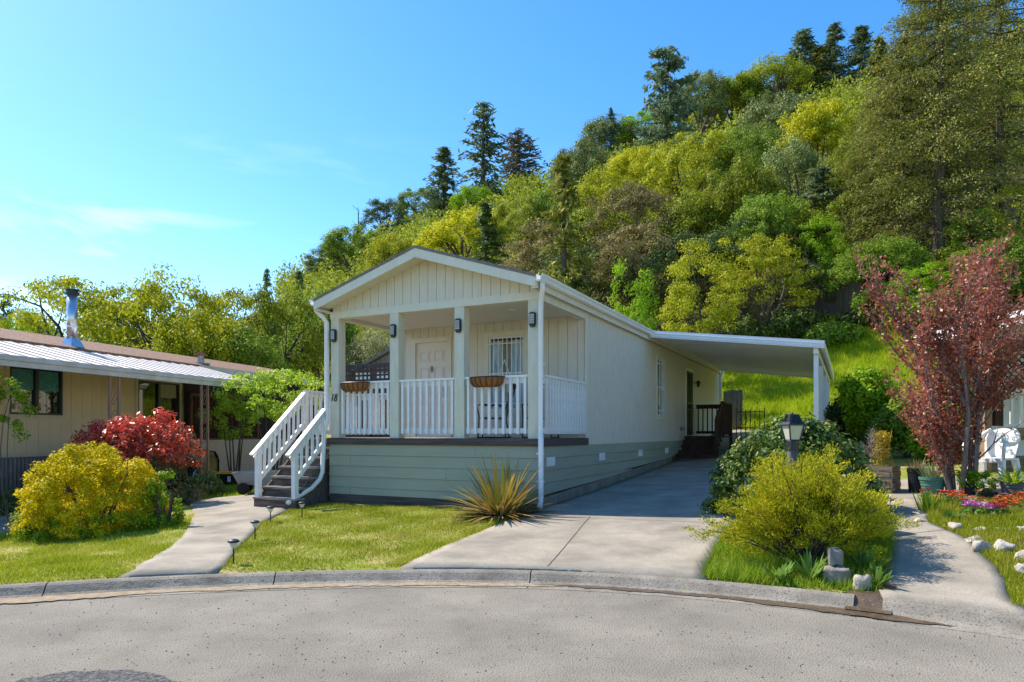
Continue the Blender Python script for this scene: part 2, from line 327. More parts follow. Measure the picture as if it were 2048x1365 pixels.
# ------------------------------------------------------------------ the lie of the land
def sstep(t): t = np.clip(t, 0, 1); return t * t * (3 - 2 * t)
def kerbY(X):
    X = np.asarray(X, dtype=float); d = X + 0.6
    return np.maximum(6.97 - np.where(d < 0, 0.042, 0.085) * d * d, -30.0)
def gz(X, Y):
    """ground height: flat cul-de-sac, lots rising gently from the kerb, wooded hill behind on the right"""
    X = np.asarray(X, dtype=float); Y = np.asarray(Y, dtype=float)
    dy = Y - kerbY(X); dp = np.maximum(dy, 0)
    base = 0.10 + (0.04 * np.clip(X, -5, 8) + 0.08 * np.clip(X + 5, -4, 0)) * sstep(dp / 3.0) + 0.036 * np.minimum(dp, 4.1) + 0.025 * np.clip(dp - 4.1, 0, 16)
    q = 0.36 * X + 0.43 * Y; cap = 80 - 1.15 * np.clip(-X - 25, 0, 60) + 0.02 * q
    q = np.where(q < cap - 25, q, -4.0 * np.log(np.exp(-np.clip(q - cap, -30, 60) / 4.0) + 1.0) + cap)
    hill = CAMZ + q - 15.5
    k = 1.2; m = np.maximum(base, hill)
    corr = k * np.log(1 + np.exp(-np.abs(base - hill) / k))
    z = m + corr * sstep((dp - 12) / 10)
    dy = dy + 0.01
    return np.where(dy < -0.12, -0.05, np.where(dy < 0, -0.05 + (z + 0.05 - 0.03) * (dy + 0.12) / 0.12, z))
def gzf(x, y): return float(gz(x, y))
def ray(px, Y): return (px - 1024.0) / F * Y
def G(px, py, dz=0.0):
    """where the ray of a photo pixel meets the ground"""
    r = (px - 1024.0) / F; s = (py - HY) / F; Y = 8.0
    lo, hi = 2.0, 400.0
    g = lambda Y: CAMZ - s * Y - gzf(r * Y, Y) - dz
    y0 = lo
    for k in range(1, 900):
        y1 = lo + k * 0.1
        if g(y1) < 0: break
        y0 = y1
    for _ in range(30):
        m = (y0 + y1) / 2
        if g(m) > 0: y0 = m
        else: y1 = m
    Y = (y0 + y1) / 2
    return (r * Y, Y)
def resample(pts, n):
    P = np.array(pts, dtype=float); d = np.r_[0, np.cumsum(np.hypot(*(np.diff(P, axis=0).T)))]
    t = np.linspace(0, d[-1], n); return np.stack([np.interp(t, d, P[:, 0]), np.interp(t, d, P[:, 1])], 1)
def strip(name, left, right, n, m, dz, mat, parent=None, kind='structure', wob=0.0, thick=0.12, kerbed=False):
    """paving sheet between two edges, laid on the ground; its rim goes down into the earth"""
    L, Rr = resample(left, n), resample(right, n); V = []
    rng = np.random.RandomState(len(name) + n)
    for i in range(n):
        a, b = L[i] + rng.randn(2) * wob, Rr[i] + rng.randn(2) * wob
        for j in range(m):
            p = a + (b - a) * j / (m - 1)
            if kerbed: p = np.array([p[0], float(kerbY(p[0])) - 0.005 if i == 0 else max(p[1], float(kerbY(p[0])) + 0.002)])
            V.append((p[0], p[1], gzf(p[0], p[1]) + dz))
    Fq = [(i * m + j, i * m + j + 1, (i + 1) * m + j + 1, (i + 1) * m + j) for i in range(n - 1) for j in range(m - 1)]
    rim = [i * m for i in range(n)] + [(n - 1) * m + j for j in range(1, m)] + [i * m + m - 1 for i in range(n - 2, -1, -1)] + [j for j in range(m - 2, 0, -1)]
    k = len(V); V += [(V[i][0], V[i][1], V[i][2] - thick) for i in rim]
    Fq += [(rim[i], rim[(i + 1) % len(rim)], k + (i + 1) % len(rim), k + i) for i in range(len(rim))]
    o = link(name, mesh_np(name, V, Fq), mat, parent)
    # keep the top facing up
    me = o.data
    if me.polygons[0].normal.z < 0: me.flip_normals()
    if kind and parent is None: o['kind'] = kind
    return o

# house frame: local x runs along the porch front (left to right), y back along the side wall
HX, HYY, HA = 0.44, 11.0, R(-26.5)
ca, sa = math.cos(HA), math.sin(HA)
def HL(x, y): return (HX + ca * x - sa * y, HYY + sa * x + ca * y)
# ================================================================== the setting
def axis(a, b, step, far, grow=1.22):
    mid = list(np.arange(a, b + 1e-6, step)); lo, hi = [], []
    d, p = step, a
    while p > -far: d *= grow; p -= min(d, 25); lo.append(p)
    d, p = step, b
    while p < far: d *= grow; p += min(d, 25); hi.append(p)
    return np.array(lo[::-1] + mid + hi)
gx, gy = axis(-14, 14, 0.25, 600), axis(1.0, 40, 0.25, 600)
GX, GY = np.meshgrid(gx, gy); GZ = gz(GX, GY)
# small unevenness away from the paving
nx, ny = len(gx), len(gy)
idx = np.arange(nx * ny).reshape(ny, nx)
ground = link('ground', mesh_np('ground', np.stack([GX, GY, GZ], -1), np.stack([idx[:-1, :-1], idx[:-1, 1:], idx[1:, 1:], idx[1:, :-1]], -1)), 'turf')
ground.data.polygons.foreach_set('use_smooth', [True] * len(ground.data.polygons))
tag(ground, kind='structure')

def kn(X):           # unit normal of the kerb line, pointing to the road
    e = 0.01; t = np.array([2 * e, float(kerbY(X + e) - kerbY(X - e))]); t /= np.hypot(*t); return np.array([t[1], -t[0]])
def kpt(X, d, z): p = np.array([X, float(kerbY(X))]) + kn(X) * d; return (p[0], p[1], z)
# road sheet up to the gutter pan
V = []; cols_ = np.linspace(-16, 11, 110); rows = 26
for X in cols_:
    e = kpt(X, 0.34, 0.0)
    for j in range(rows):
        t = j / (rows - 1); V.append((e[0] * (1 - t) + X * 1.6 * t, e[1] + (-40 - e[1]) * t ** 1.6, 0.0))
q = [(i * rows + j, i * rows + j + 1, (i + 1) * rows + j + 1, (i + 1) * rows + j) for i in range(len(cols_) - 1) for j in range(rows - 1)]
road = tag(link('road', mesh_np('road', V, q), 'asphalt'), kind='structure')
if road.data.polygons[0].normal.z < 0: road.data.flip_normals()
PROF = [(-0.02, -0.08), (-0.02, 0.094), (0.02, 0.103), (0.06, 0.099), (0.095, 0.084), (0.13, 0.052), (0.16, 0.024), (0.195, 0.010), (0.40, 0.004), (0.42, -0.06)]
def kerb(x0, x1, seed):
    rng = np.random.RandomState(seed); n = max(3, int((x1 - x0) / 0.06)); xs = np.linspace(x0, x1, n); V = []
    for X in xs:
        for d, z in PROF:
            w = 0.0022 if 0 < z < 0.13 else 0
            V.append(kpt(X, d + rng.randn() * w * 0.6, z + (rng.randn() * w * 0.5 if z > 0.02 else 0)))
    k = len(PROF); q = [(i * k + j, (i + 1) * k + j, (i + 1) * k + j + 1, i * k + j + 1) for i in range(n - 1) for j in range(k - 1)]
    me = mesh_np('kerb', V, q); 
    # end caps
    me2 = MB(); me2.v = [tuple(v) for v in V]; me2.f = [tuple(f) for f in q] + [tuple(range(k)), tuple(range((n - 1) * k, n * k))[::-1]]
    o = me2.build('kerb', 'kerb_concrete'); return tag(o, kind='structure')
br = [-9, -6.3, -4.35, -2.37, 0.20, 2.98]
for i in range(len(br) - 1): kerb(br[i] + 0.006, br[i + 1] - 0.006, i)
kerb(3.16, 5.2, 11); kerb(5.212, 7.6, 12)
# gutter debris: wet mud on the right, dry grit on the left
def gutter(name, x0, x1, d0f, d1f, z, mat):
    rng = np.random.RandomState(3); xs = np.linspace(x0, x1, int((x1 - x0) / 0.05)); V = []; wv = np.convolve(rng.randn(len(xs) + 12), np.ones(13) / 13, 'valid') * 0.07
    for i, X in enumerate(xs):
        e = min(1, (X - x0) / 0.5, (x1 - X) / 0.4); j = rng.rand() * 0.03
        a, b = d0f(X) + j, max(d0f(X) + 0.02, d1f(X) + rng.rand() * 0.03 + wv[i]); m = (a + b) / 2; a, b = m + (a - m) * e, m + (b - m) * e
        V += [kpt(X, a, z), kpt(X, b, z)]
    q = [(2 * i, 2 * i + 1, 2 * i + 3, 2 * i + 2) for i in range(len(xs) - 1)]
    o = link(name, mesh_np(name, V, q), mat)
    if o.data.polygons[5].normal.z < 0: o.data.flip_normals()
    return tag(o, kind='structure')
gutter('gutter_mud', 0.22, 3.6, lambda X: 0.19, lambda X: 0.27 + 0.05 * min(3.0, max(0, X - .3)) ** .8, 0.0125, 'gutter_mud')
gutter('gutter_grit', -7.5, 0.6, lambda X: 0.20, lambda X: 0.33 + 0.03 * max(0, -X - 2.5), 0.0112, 'gutter_dirt')
V = []
for X in np.linspace(2.92, 3.22, 7):
    for d in (-0.35, -0.12, 0.02, 0.12, 0.24): V.append(kpt(X, d, {-0.35: 0.15, -0.12: 0.118, 0.02: 0.09, 0.12: 0.032, 0.24: 0.02}[d]))
drain = link('drain_channel', mesh_np('drain_channel', V, [(i * 5 + j, (i + 1) * 5 + j, (i + 1) * 5 + j + 1, i * 5 + j + 1) for i in range(6) for j in range(4)]), 'gutter_mud'); tag(drain, kind='structure')
if drain.data.polygons[0].normal.z < 0: drain.data.flip_normals()
# old tar patch at the road's near edge
rng = np.random.RandomState(5); V = [(-2.52, 3.9, 0.005)]
for i in range(40):
    t = 2 * math.pi * i / 40; V.append((-2.52 + (0.52 + rng.rand() * 0.07) * math.cos(t), 3.9 + (0.36 + rng.rand() * 0.05) * math.sin(t), 0.005))
tag(link('tar_patch', mesh_np('tar_patch', V, None, [(0, 1 + i, 1 + (i + 1) % 40) for i in range(40)]), 'tar_patch'), kind='structure')
# loose chips of stone on the road: too many to count
rng = np.random.RandomState(8); V, T = [], []
for i in range(2600):
    Y = 2.9 + rng.rand() ** 1.4 * 3.9; X = (rng.rand() * 2 - 1) * 0.85 * Y
    if Y > float(kerbY(X)) - 0.36: continue
    s = 0.004 + 0.007 * rng.rand() ** 3; k = len(V); a = rng.rand() * 6.28
    for j in range(3): V.append((X + s * math.cos(a + 2.1 * j), Y + s * math.sin(a + 2.1 * j), 0.001))
    V.append((X, Y, s * 0.9)); T += [(k, k + 1, k + 3), (k + 1, k + 2, k + 3), (k + 2, k, k + 3)]
tag(link('road_grit', mesh_np('road_grit', V, None, T), 'tar_patch'), 'dark stone chips scattered over the road surface', 'grit', kind='stuff')

# driveway: flares to the kerb, runs back beside the house under the carport
dl = [G(803, 1134), G(900, 1090), G(996, 1051), HL(0.05, -0.25), HL(0.12, 2), HL(0.12, 9), HL(0.12, 17.6)]
dr = [G(1404, 1152), G(1432, 1100), G(1456, 1060), HL(3.55, 1.2), HL(3.75, 4), HL(3.9, 9), HL(3.9, 17.6)]
strip('driveway', dl, dr, 70, 22, 0.018, 'concrete', kerbed=True)
# expansion joints read as thin dark seams
def seam(a, b, w=0.012):
    P = resample([a, b], 24); V = []
    d = np.array(b) - np.array(a); d /= np.hypot(*d); nrm = np.array([-d[1], d[0]]) * w / 2
    for p in P: V += [(p[0] + nrm[0], p[1] + nrm[1], gzf(*p) + 0.0225), (p[0] - nrm[0], p[1] - nrm[1], gzf(*p) + 0.0225)]
    o = link('paving_seam', mesh_np('paving_seam', V, [(2 * i, 2 * i + 2, 2 * i + 3, 2 * i + 1) for i in range(len(P) - 1)]), 'soil')
    if o.data.polygons[0].normal.z < 0: o.data.flip_normals()
    tag(o, kind='structure')
seam(G(1110, 1036), G(1446, 1049)); seam(HL(0.15, 3.2), HL(3.7, 3.2)); seam(HL(0.15, 7.2), HL(3.85, 7.2)); seam(G(1095, 1137), G(1180, 1036), 0.008)
wl_ = [G(256, 1151), G(335, 1101), G(374, 1062), G(390, 1032), G(384, 1014), G(372, 1003)]
wr_ = [G(446, 1141), G(480, 1092), G(524, 1046), G(572, 1024), G(575, 1006), G(512, 990)]
strip('front_walk', wl_, wr_, 40, 10, 0.018, 'concrete', wob=0.01, kerbed=True)
seam(G(385, 1070), G(500, 1069), 0.01); seam(G(395, 1032), G(540, 1032), 0.01)
pl_ = [G(1752, 1188), G(1782, 1120), G(1786, 1070), G(1752, 1036), G(1735, 1003)]
pr_ = [G(2024, 1214), G(2003, 1150), G(1938, 1084), G(1858, 1047), G(1852, 1000)]
strip('garden_path', pl_, pr_, 40, 10, 0.018, 'concrete', wob=0.01, kerbed=True)
seam(G(1795, 1075), G(1905, 1062), 0.01)
strip('patio', [G(1728, 1001), G(1725, 960)], [G(2140, 1001), G(2150, 960)], 12, 12, 0.014, 'concrete')
strip('side_patio', [G(-60, 1075), G(-60, 1006)], [G(40, 1060), G(70, 1006)], 10, 8, 0.014, 'concrete')

def inpoly(P, poly):
    x, y = P[:, 0], P[:, 1]; c = np.zeros(len(P), bool); n = len(poly)
    for i in range(n):
        x0, y0 = poly[i]; x1, y1 = poly[(i + 1) % n]
        m = ((y0 > y) != (y1 > y)) & (x < (x1 - x0) * (y - y0) / (y1 - y0 + 1e-12) + x0); c ^= m
    return c
def grass(name, poly, n, h0, h1, w, mat, label, seed=1, lean=0.5, patchy=0.0, cat='grass', scale=1.3):
    rng = np.random.RandomState(seed); poly = np.array(poly); poly = poly.mean(0) + (poly - poly.mean(0)) * 1.012; lo, hi = poly.min(0), poly.max(0)
    P = lo + rng.rand(n * 4, 2) * (hi - lo); P = P[inpoly(P, poly)][:n]
    if patchy:
        f = np.sin(P[:, 0] * 2.1 * scale + 1.3 * np.sin(P[:, 1] * 1.7 * scale)) * np.sin(P[:, 1] * 2.6 * scale + 2 + np.sin(P[:, 0] * 1.9)); P = P[rng.rand(len(P)) > patchy * np.clip(f + 0.1, 0, 1)]
        f2 = 0.6 + 0.5 * np.clip(0.5 + np.sin(P[:, 0] * 5.3) * np.sin(P[:, 1] * 4.7), 0, 1)
    else: f2 = np.ones(len(P))
    m = len(P); z = gz(P[:, 0], P[:, 1]); a = rng.rand(m) * 6.283; h = (h0 + (h1 - h0) * rng.rand(m) ** 1.6) * f2; ww = w * (0.6 + 0.8 * rng.rand(m))
    b = np.stack([P[:, 0], P[:, 1], z - 0.005], 1); sd = np.stack([np.cos(a), np.sin(a), 0 * a], 1) * ww[:, None] / 2
    la = rng.rand(m) * 6.283; ln = np.stack([np.cos(la), np.sin(la), 0 * a], 1) * (h * lean * rng.rand(m))[:, None]
    tip = b + ln + np.stack([0 * h, 0 * h, h], 1)
    V = np.stack([b - sd, b + sd, tip], 1).reshape(-1, 3)
    o = link(name, mesh_np(name, V, None, np.arange(3 * m)), mat)
    return tag(o, label, cat, kind='stuff')
grass('lawn', [G(446, 1141), G(620, 1137), G(803, 1134), G(900, 1090), G(990, 1052), HL(-0.1, -0.35), HL(-4.3, -0.12), HL(-4.5, -0.9), G(575, 1024), G(524, 1046), G(480, 1092)], 60000, 0.025, 0.065, 0.009, 'grass_lawn', 'clipped green lawn in front of the porch', 2, 0.8, 0.55)
grass('lawn', [G(-80, 1172), G(256, 1151), G(335, 1101), G(374, 1062), G(385, 1030), G(300, 1050), G(60, 1062), G(-80, 1080)], 60000, 0.025, 0.07, 0.009, 'grass_lawn', 'patchy half-dry lawn below the yellow bush on the left', 3, 0.8, 0.8)
grass('grass_edge', [G(803, 1134), G(870, 1106), G(1000, 1046), G(985, 1044), G(850, 1100), G(770, 1134)], 1500, 0.04, 0.10, 0.010, 'grass_lawn', 'longer grass fringe along the driveway edge of the porch lawn', 12, 1.0)
grass('grass_bed', [G(1404, 1158), G(1700, 1183), G(1752, 1186), G(1782, 1120), G(1786, 1060), G(1600, 1050), G(1456, 1062), G(1428, 1105)], 19000, 0.04, 0.18, 0.010, 'grass_rank', 'bright green rank grass under the golden juniper by the kerb', 4, 1.0, 0.5)
grass('garden_grass', [G(2026, 1215), G(2003, 1150), G(1938, 1084), G(1858, 1047), G(1852, 1003), G(2150, 1003), G(2250, 1250)], 52000, 0.03, 0.11, 0.010, 'grass_lawn', 'rough grass of the rock garden beside the right path', 5, 0.7, 0.35)
grass('far_verge', [G(385, 1003), G(512, 988), G(560, 975), G(500, 962), G(390, 975)], 6000, 0.05, 0.12, 0.014, 'grass_rank', 'shaded grass strip behind the front walk', 6, 0.7)
hp = [(9.5, 25.5), (15, 20), (21, 23), (22, 30), (20, 36), (14, 37), (4, 38), (5, 32)]
grass('hill_grass', hp, 90000, 0.16, 0.42, 0.03, 'grass_hill', 'bright green long grass on the slope behind the carport', 7, 0.7)
# ================================================================== the cream manufactured home
W, L = 4.37, 17.0
DK, ST, SB = 1.40, 1.275, 0.33           # deck top, skirting top, skirting bottom at the front
EV = 3.80                                # wall top
house = thing('manufactured_home', 'cream manufactured home with gabled porch and sage green skirting', 'house', (HX, HYY, 0), HA)
def hb(name, mat, *boxes, parent=None):
    m = MB()
    for b in boxes: m.box(*b)
    return m.build(name, mat, parent or house)
XL, XR, YB = -W, 0.0, 2.16               # porch: left, right, back wall

# --- side walls with fine vertical grooves cut into the sheet
def grooved(name, mat, p0, p1, z0, z1, out, pitch=0.20, g=0.034, dep=0.016, holes=(), parent=None, back=0.1):
    """wall sheet from p0 to p1 (local xy) with grooves; holes = (s0, s1, z0, z1) openings"""
    p0, p1 = np.array(p0, float), np.array(p1, float); Ln = np.hypot(*(p1 - p0)); d = (p1 - p0) / Ln; o = np.array(out, float)
    m = MB(); cuts = sorted({0.0, Ln} | {h[0] for h in holes} | {h[1] for h in holes})
    for a, b in zip(cuts[:-1], cuts[1:]):
        hs = [h for h in holes if h[0] <= a + 1e-6 and h[1] >= b - 1e-6]
        spans = [(z0, z1)] if not hs else [(z0, hs[0][2]), (hs[0][3], z1)]
        ss = [a]; s = math.ceil(a / pitch) * pitch
        prof = [(a, 0.0)]
        while s < b - g:
            if s > a + g: prof += [(s - g / 2, 0), (s - g / 4, -dep), (s + g / 4, -dep), (s + g / 2, 0)]
            s += pitch
        prof.append((b, 0.0))
        for lo, hi in spans:
            if hi - lo < 0.01: continue
            V = []
            for s_, e in prof:
                p = p0 + d * s_ + o * e; V += [(p[0], p[1], lo), (p[0], p[1], hi)]
            m.add(V, [(2 * i, 2 * i + 2, 2 * i + 3, 2 * i + 1) for i in range(len(prof) - 1)])
    return m.build(name, mat, parent or house)
SW = (7.40, 8.30, 1.84, 3.56)            # side window (along wall, height)
SD = (10.95, 11.9, 1.42, 3.46)           # side door
wall_r = grooved('side_wall', 'siding', (XR, YB), (XR, L), ST - 0.02, EV, (1, 0), holes=[(SW[0] - YB, SW[1] - YB, SW[2], SW[3]), (SD[0] - YB, SD[1] - YB, SD[2], SD[3])])
grooved('side_wall', 'siding', (XL, L), (XL, YB), ST - 0.02, EV, (-1, 0), pitch=0.2)
grooved('rear_wall', 'siding', (XR, L), (XL, L), ST - 0.02, EV + 0.6, (0, 1), pitch=0.2)
hb('corner_board', 'trim', (XR - 0.01, XR + 0.022, YB - 0.02, YB + 0.09, ST, EV)); hb('corner_board', 'trim', (XR - 0.08, XR + 0.02, L - 0.09, L + 0.02, ST, EV))
hb('floor_slab', 'dark_recess', (XL + 0.03, XR - 0.03, 0.06, L - 0.03, 1.18, 1.27))
hb('interior_lining', 'dark_recess', (XL + 0.08, XL + 0.1, YB + .1, L - .1, 1.3, EV), (XR - 0.75, XR - 0.72, YB + .1, L - .1, 1.3, EV), (XL + .1, XR - .7, YB + 0.35, YB + 0.38, 1.3, EV))
# --- porch back wall: separate boards with gaps between, cut round the door and the window
DR = (-3.93, -3.06, 1.42, 3.46); WN = (-2.10, -1.30, 1.95, 3.45)
back = hb('porch_wall', 'siding', (XL, DR[0] - .02, YB + 0.02, YB + 0.06, DK, EV), (DR[1] + .02, WN[0] - .02, YB + 0.02, YB + 0.06, DK, EV), (WN[1] + .02, XR - 0.02, YB + 0.02, YB + 0.06, DK, EV),
          (DR[0] - .02, DR[1] + .02, YB + 0.02, YB + 0.06, DR[3], EV), (WN[0] - .02, WN[1] + .02, YB + 0.02, YB + 0.06, DK, WN[2]), (WN[0] - .02, WN[1] + .02, YB + 0.02, YB + 0.06, WN[3], EV))
s = XL + 0.004; pitch = 0.2
while s < XR - 0.05:
    e = min(s + pitch - 0.008, XR - 0.025)
    segs = [(DK + 0.005, EV - 0.06)]
    for o_ in (DR, WN):
        if e > o_[0] and s < o_[1]:
            n_ = []
            for a, b in segs:
                if a < o_[2] - .02: n_.append((a, o_[2]))
                if b > o_[3]: n_.append((o_[3], b))
            segs = n_
    for a, b in segs: hb('siding_board', 'siding', (s, e, YB + 0.002, YB + 0.0215, a, b), parent=back)
    s += pitch
# --- the porch deck
deck = hb('porch_deck', 'deck_wood', (XL + 0.02, XR - 0.02, 0.05, YB, 1.30, 1.36))
for i in range(15):
    hb('deck_plank', 'tread_wood', (XL + 0.0, XR + 0.0, 0.02 + i * 0.142, 0.02 + i * 0.142 + 0.136, 1.362, DK), parent=deck)
hb('deck_fascia', 'deck_wood', (XL - 0.03, XR + 0.03, -0.05, 0.0, 1.28, DK + 0.004))
hb('deck_fascia', 'deck_wood', (XR + 0.001, XR + 0.045, 0.002, YB + 0.05, 1.275, DK + 0.002)); hb('deck_fascia', 'deck_wood', (XL - 0.045, XL - 0.001, 0.002, 0.35, 1.275, DK + 0.002))
# --- posts, beams, ceiling
posts = [-4.36, -2.98, -1.61, -0.205]; PW = 0.19
for i, x in enumerate(posts): hb('porch_post', 'post_paint', (x, x + PW, 0.012, 0.012 + PW, DK, 3.67))
hb('porch_beam', 'trim', (XL, XR, 0.0, 0.20, 3.668, 3.80)); hb('porch_beam', 'trim', (XR - 0.17, XR, 0.20, YB, 3.67, 3.80)); hb('porch_beam', 'trim', (XL, XL + 0.17, 0.20, YB, 3.67, 3.80))
ceil = hb('porch_ceiling', 'ceiling', (XL + 0.1, XR - 0.1, 0.1, YB + .02, 3.74, 3.76))
for x, y in ((-3.35, 0.95), (-0.95, 0.95)): MB().lathe([(0.09, -0.008), (0.095, 0.0), (0.085, 0.004)], 20, (x, y, 3.735)).build('ceiling_light', 'white_metal', house)
# --- gable: boards between beam and rake, each its own piece
RZ, EZ, OV = 4.726, 4.0, 0.34            # ridge, eave edge and front overhang
xm = -W / 2
slope = (RZ - EZ) / (W / 2 + 0.09)
def rz_(x, drop): return RZ - abs(x - xm) * slope - drop
gb = MB(); gb.prism([(XL, 0.03, 3.79), (XR, 0.03, 3.79), (xm, 0.03, rz_(xm, .1))], (0, 0, 0), (0, 0.04, 0)); gable = gb.build('gable_wall', 'siding', house)
x = XL + 0.06
while x < XR - 0.06:
    e = min(x + 0.172, XR - 0.05); zt = [rz_(x, 0.16), rz_(e, 0.16)]
    if min(zt) > 3.83:
        pts = [(x, 0.008, 3.80), (e, 0.008, 3.80), (e, 0.008, zt[1]), (x, 0.008, zt[0])]
        if x < xm < e: pts.insert(3, (xm, 0.008, rz_(xm, 0.16)))
        MB().prism(pts, (0, 0, 0), (0, 0.022, 0)).build('gable_board', 'siding', gable)
    x += 0.18
# --- roof slabs, rake fascia, soffits
for sg in (-1, 1):
    xe = xm + sg * (W / 2 + 0.09)
    MB().prism([(xm, -OV, RZ), (xe, -OV, EZ), (xe, -OV, EZ - 0.05), (xm, -OV, RZ - 0.05)], (0, -0.02, 0), (0, L + OV + 0.2, 0)).build('roof', 'grey_shingle', house)
    MB().prism([(xm, -OV, RZ - 0.012), (xe, -OV, EZ - 0.012), (xe, -OV, EZ - 0.205), (xm, -OV, RZ - 0.205)], (0, -0.012, 0), (0, 0.028, 0)).build('rake_fascia', 'trim', house)
    MB().prism([(xm, -OV + .02, RZ - 0.15), (xe, -OV + .02, EZ - 0.15), (xe, -OV + .02, EZ - 0.165), (xm, -OV + .02, RZ - 0.165)], (0, 0.01, 0), (0, OV + 0.02, 0)).build('rake_soffit', 'trim', house)
    hb('eave_soffit', 'trim', (min(xe, xm + sg * W / 2), max(xe, xm + sg * W / 2), -OV + 0.03, L + 0.15, EV - 0.02, EV + 0.01))
    hb('eave_fascia', 'trim', (xe - 0.01 * sg - 0.012, xe - 0.01 * sg + 0.012, -OV + 0.02, L + 0.18, EV - 0.02, EZ - 0.03))
    g = MB(); gx0 = xe + sg * 0.004    # gutter, an open trough with an ogee front
    prof = [(0, 3.995), (0, 3.885), (0.06, 3.88), (0.085, 3.90), (0.092, 3.94), (0.115, 3.965), (0.118, 4.0), (0.108, 4.0), (0.08, 3.945), (0.075, 3.91), (0.01, 3.90), (0.01, 3.995)]
    g.prism([(gx0 + sg * a, 0, z) for a, z in prof], (0, -OV + 0.0, 0), (0, L + 0.2, 0)).build('gutter', 'white_metal', house)
hb('roof_vent', 'dull_steel', (-1.5, -1.32, 1.3, 1.48, 4.45, 4.60))
# --- downspouts
def spout(pts, w=0.075):
    m = MB(); m.tube(pts, w / 2 * 1.2, 8); m.smooth = True; return m.build('downspout', 'white_metal', house)
spout([(0.15, -0.22, 3.89), (0.15, -0.2, 3.80), (0.09, -0.1, 3.70), (0.05, -0.045, 3.60), (0.045, -0.04, 1.56), (0.05, -0.05, 1.48), (0.085, -0.12, 1.38), (0.09, -0.13, 1.30), (0.085, -0.12, 0.48), (0.10, -0.17, 0.38), (0.16, -0.34, 0.315)])
spout([(-4.52, -0.22, 3.89), (-4.52, -0.2, 3.80), (-4.46, -0.1, 3.70), (-4.415, -0.045, 3.60), (-4.41, -0.04, 1.72), (-4.43, -0.06, 1.62), (-4.43, -0.10, 1.5), (-4.42, -0.16, 0.75), (-4.43, -0.22, 0.62), (-4.46, -0.40, 0.47), (-4.52, -0.95, 0.235)])
spout([(0.13, L - 0.1, 3.89), (0.13, L - 0.1, 3.8), (0.05, L - 0.06, 3.66), (0.05, L - 0.05, 0.9)])
for z in (2.6, 1.15, 0.7): hb('spout_strap', 'white_metal', (0.0, 0.13, -0.10, -0.085, z, z + 0.03)) if z < 1.2 else hb('spout_strap', 'white_metal', (0.0, 0.10, -0.012, 0.011, z, z + 0.03))
# --- railings: balusters nailed to the outside of the rails, as separate sticks
def rail_run(p0, p1, out, n, ztop=2.457, zbot=1.49, mat='white_paint', bw=0.045, parent=None, name='porch_railing'):
    p0, p1, o = Vector((*p0, 0)), Vector((*p1, 0)), Vector((*out, 0)); d = (p1 - p0).normalized()
    m = MB()
    def lay(a, b, z0, z1, th, off):
        c0, c1 = p0 + o * off, p1 + o * off; c0.z = c1.z = (z0 + z1) / 2; m.bar(c0, c1, th, z1 - z0)
    lay(p0, p1, ztop - 0.038, ztop, 0.11, 0.01); lay(p0, p1, ztop - 0.135, ztop - 0.0385, 0.038, 0.0)
    r = m.build(name, mat, parent or house); m = MB(); lay(p0, p1, zbot, zbot + 0.085, 0.038, 0.0); m.build('bottom_rail', mat, r)
    stick = None
    ln = (p1 - p0).length
    for i in range(n):
        t = (i + 0.5) / n; c = p0 + d * (ln * t) + o * (0.019 + bw / 2 + 0.001)
        if stick is None:
            k = MB(); k.bar((0, 0, zbot - 0.012), (0, 0, ztop - 0.042), bw, bw); stick = k.mesh('baluster'); stick.materials.append(MATS[mat])
        b = link('baluster', stick, None, r, (c.x, c.y, 0), (0, 0, math.atan2(d.y, d.x)))
    return r
for a, b in ((posts[0] + PW, posts[1]), (posts[1] + PW, posts[2]), (posts[2] + PW, posts[3])): rail_run((a, 0.10), (b, 0.10), (0, -1), 9)
rail_run((-0.035, 0.012 + PW), (-0.035, YB - 0.02), (1, 0), 15)
# --- post lanterns: black box with a grid of white panes
for x in posts:
    l = hb('post_lantern', 'black_metal', (x + 0.045, x + 0.145, -0.055, 0.0115, 3.25, 3.445), (x + 0.06, x + 0.13, -0.045, 0.0, 3.22, 3.249), (x + 0.06, x + 0.13, -0.045, 0.0, 3.446, 3.462))
    for r_ in range(4):
        for c_ in range(3):
            hb('pane', 'lamp_pane', (x + 0.054 + c_ * 0.029, x + 0.054 + c_ * 0.029 + 0.022, -0.0575, -0.054, 3.275 + r_ * 0.04, 3.275 + r_ * 0.04 + 0.032), parent=l)
# --- house number 18
n8 = MB(); cx, cz = posts[0] + 0.04, 2.17
n8.tube([(cx - 0.012, 0.0, cz - 0.07), (cx + 0.022, 0.0, cz + 0.07)], 0.009, 6)
for cc, rr in ((cz - 0.034, 0.034), (cz + 0.037, 0.029)):
    n8.tube([(cx + 0.085 + (cc - cz) * 0.25 + rr * 0.85 * math.cos(t), 0.0, cc + rr * math.sin(t)) for t in np.linspace(0, 2 * math.pi, 15)], 0.0085, 6, cap=False)
n8.build('house_number', 'black_metal', house)
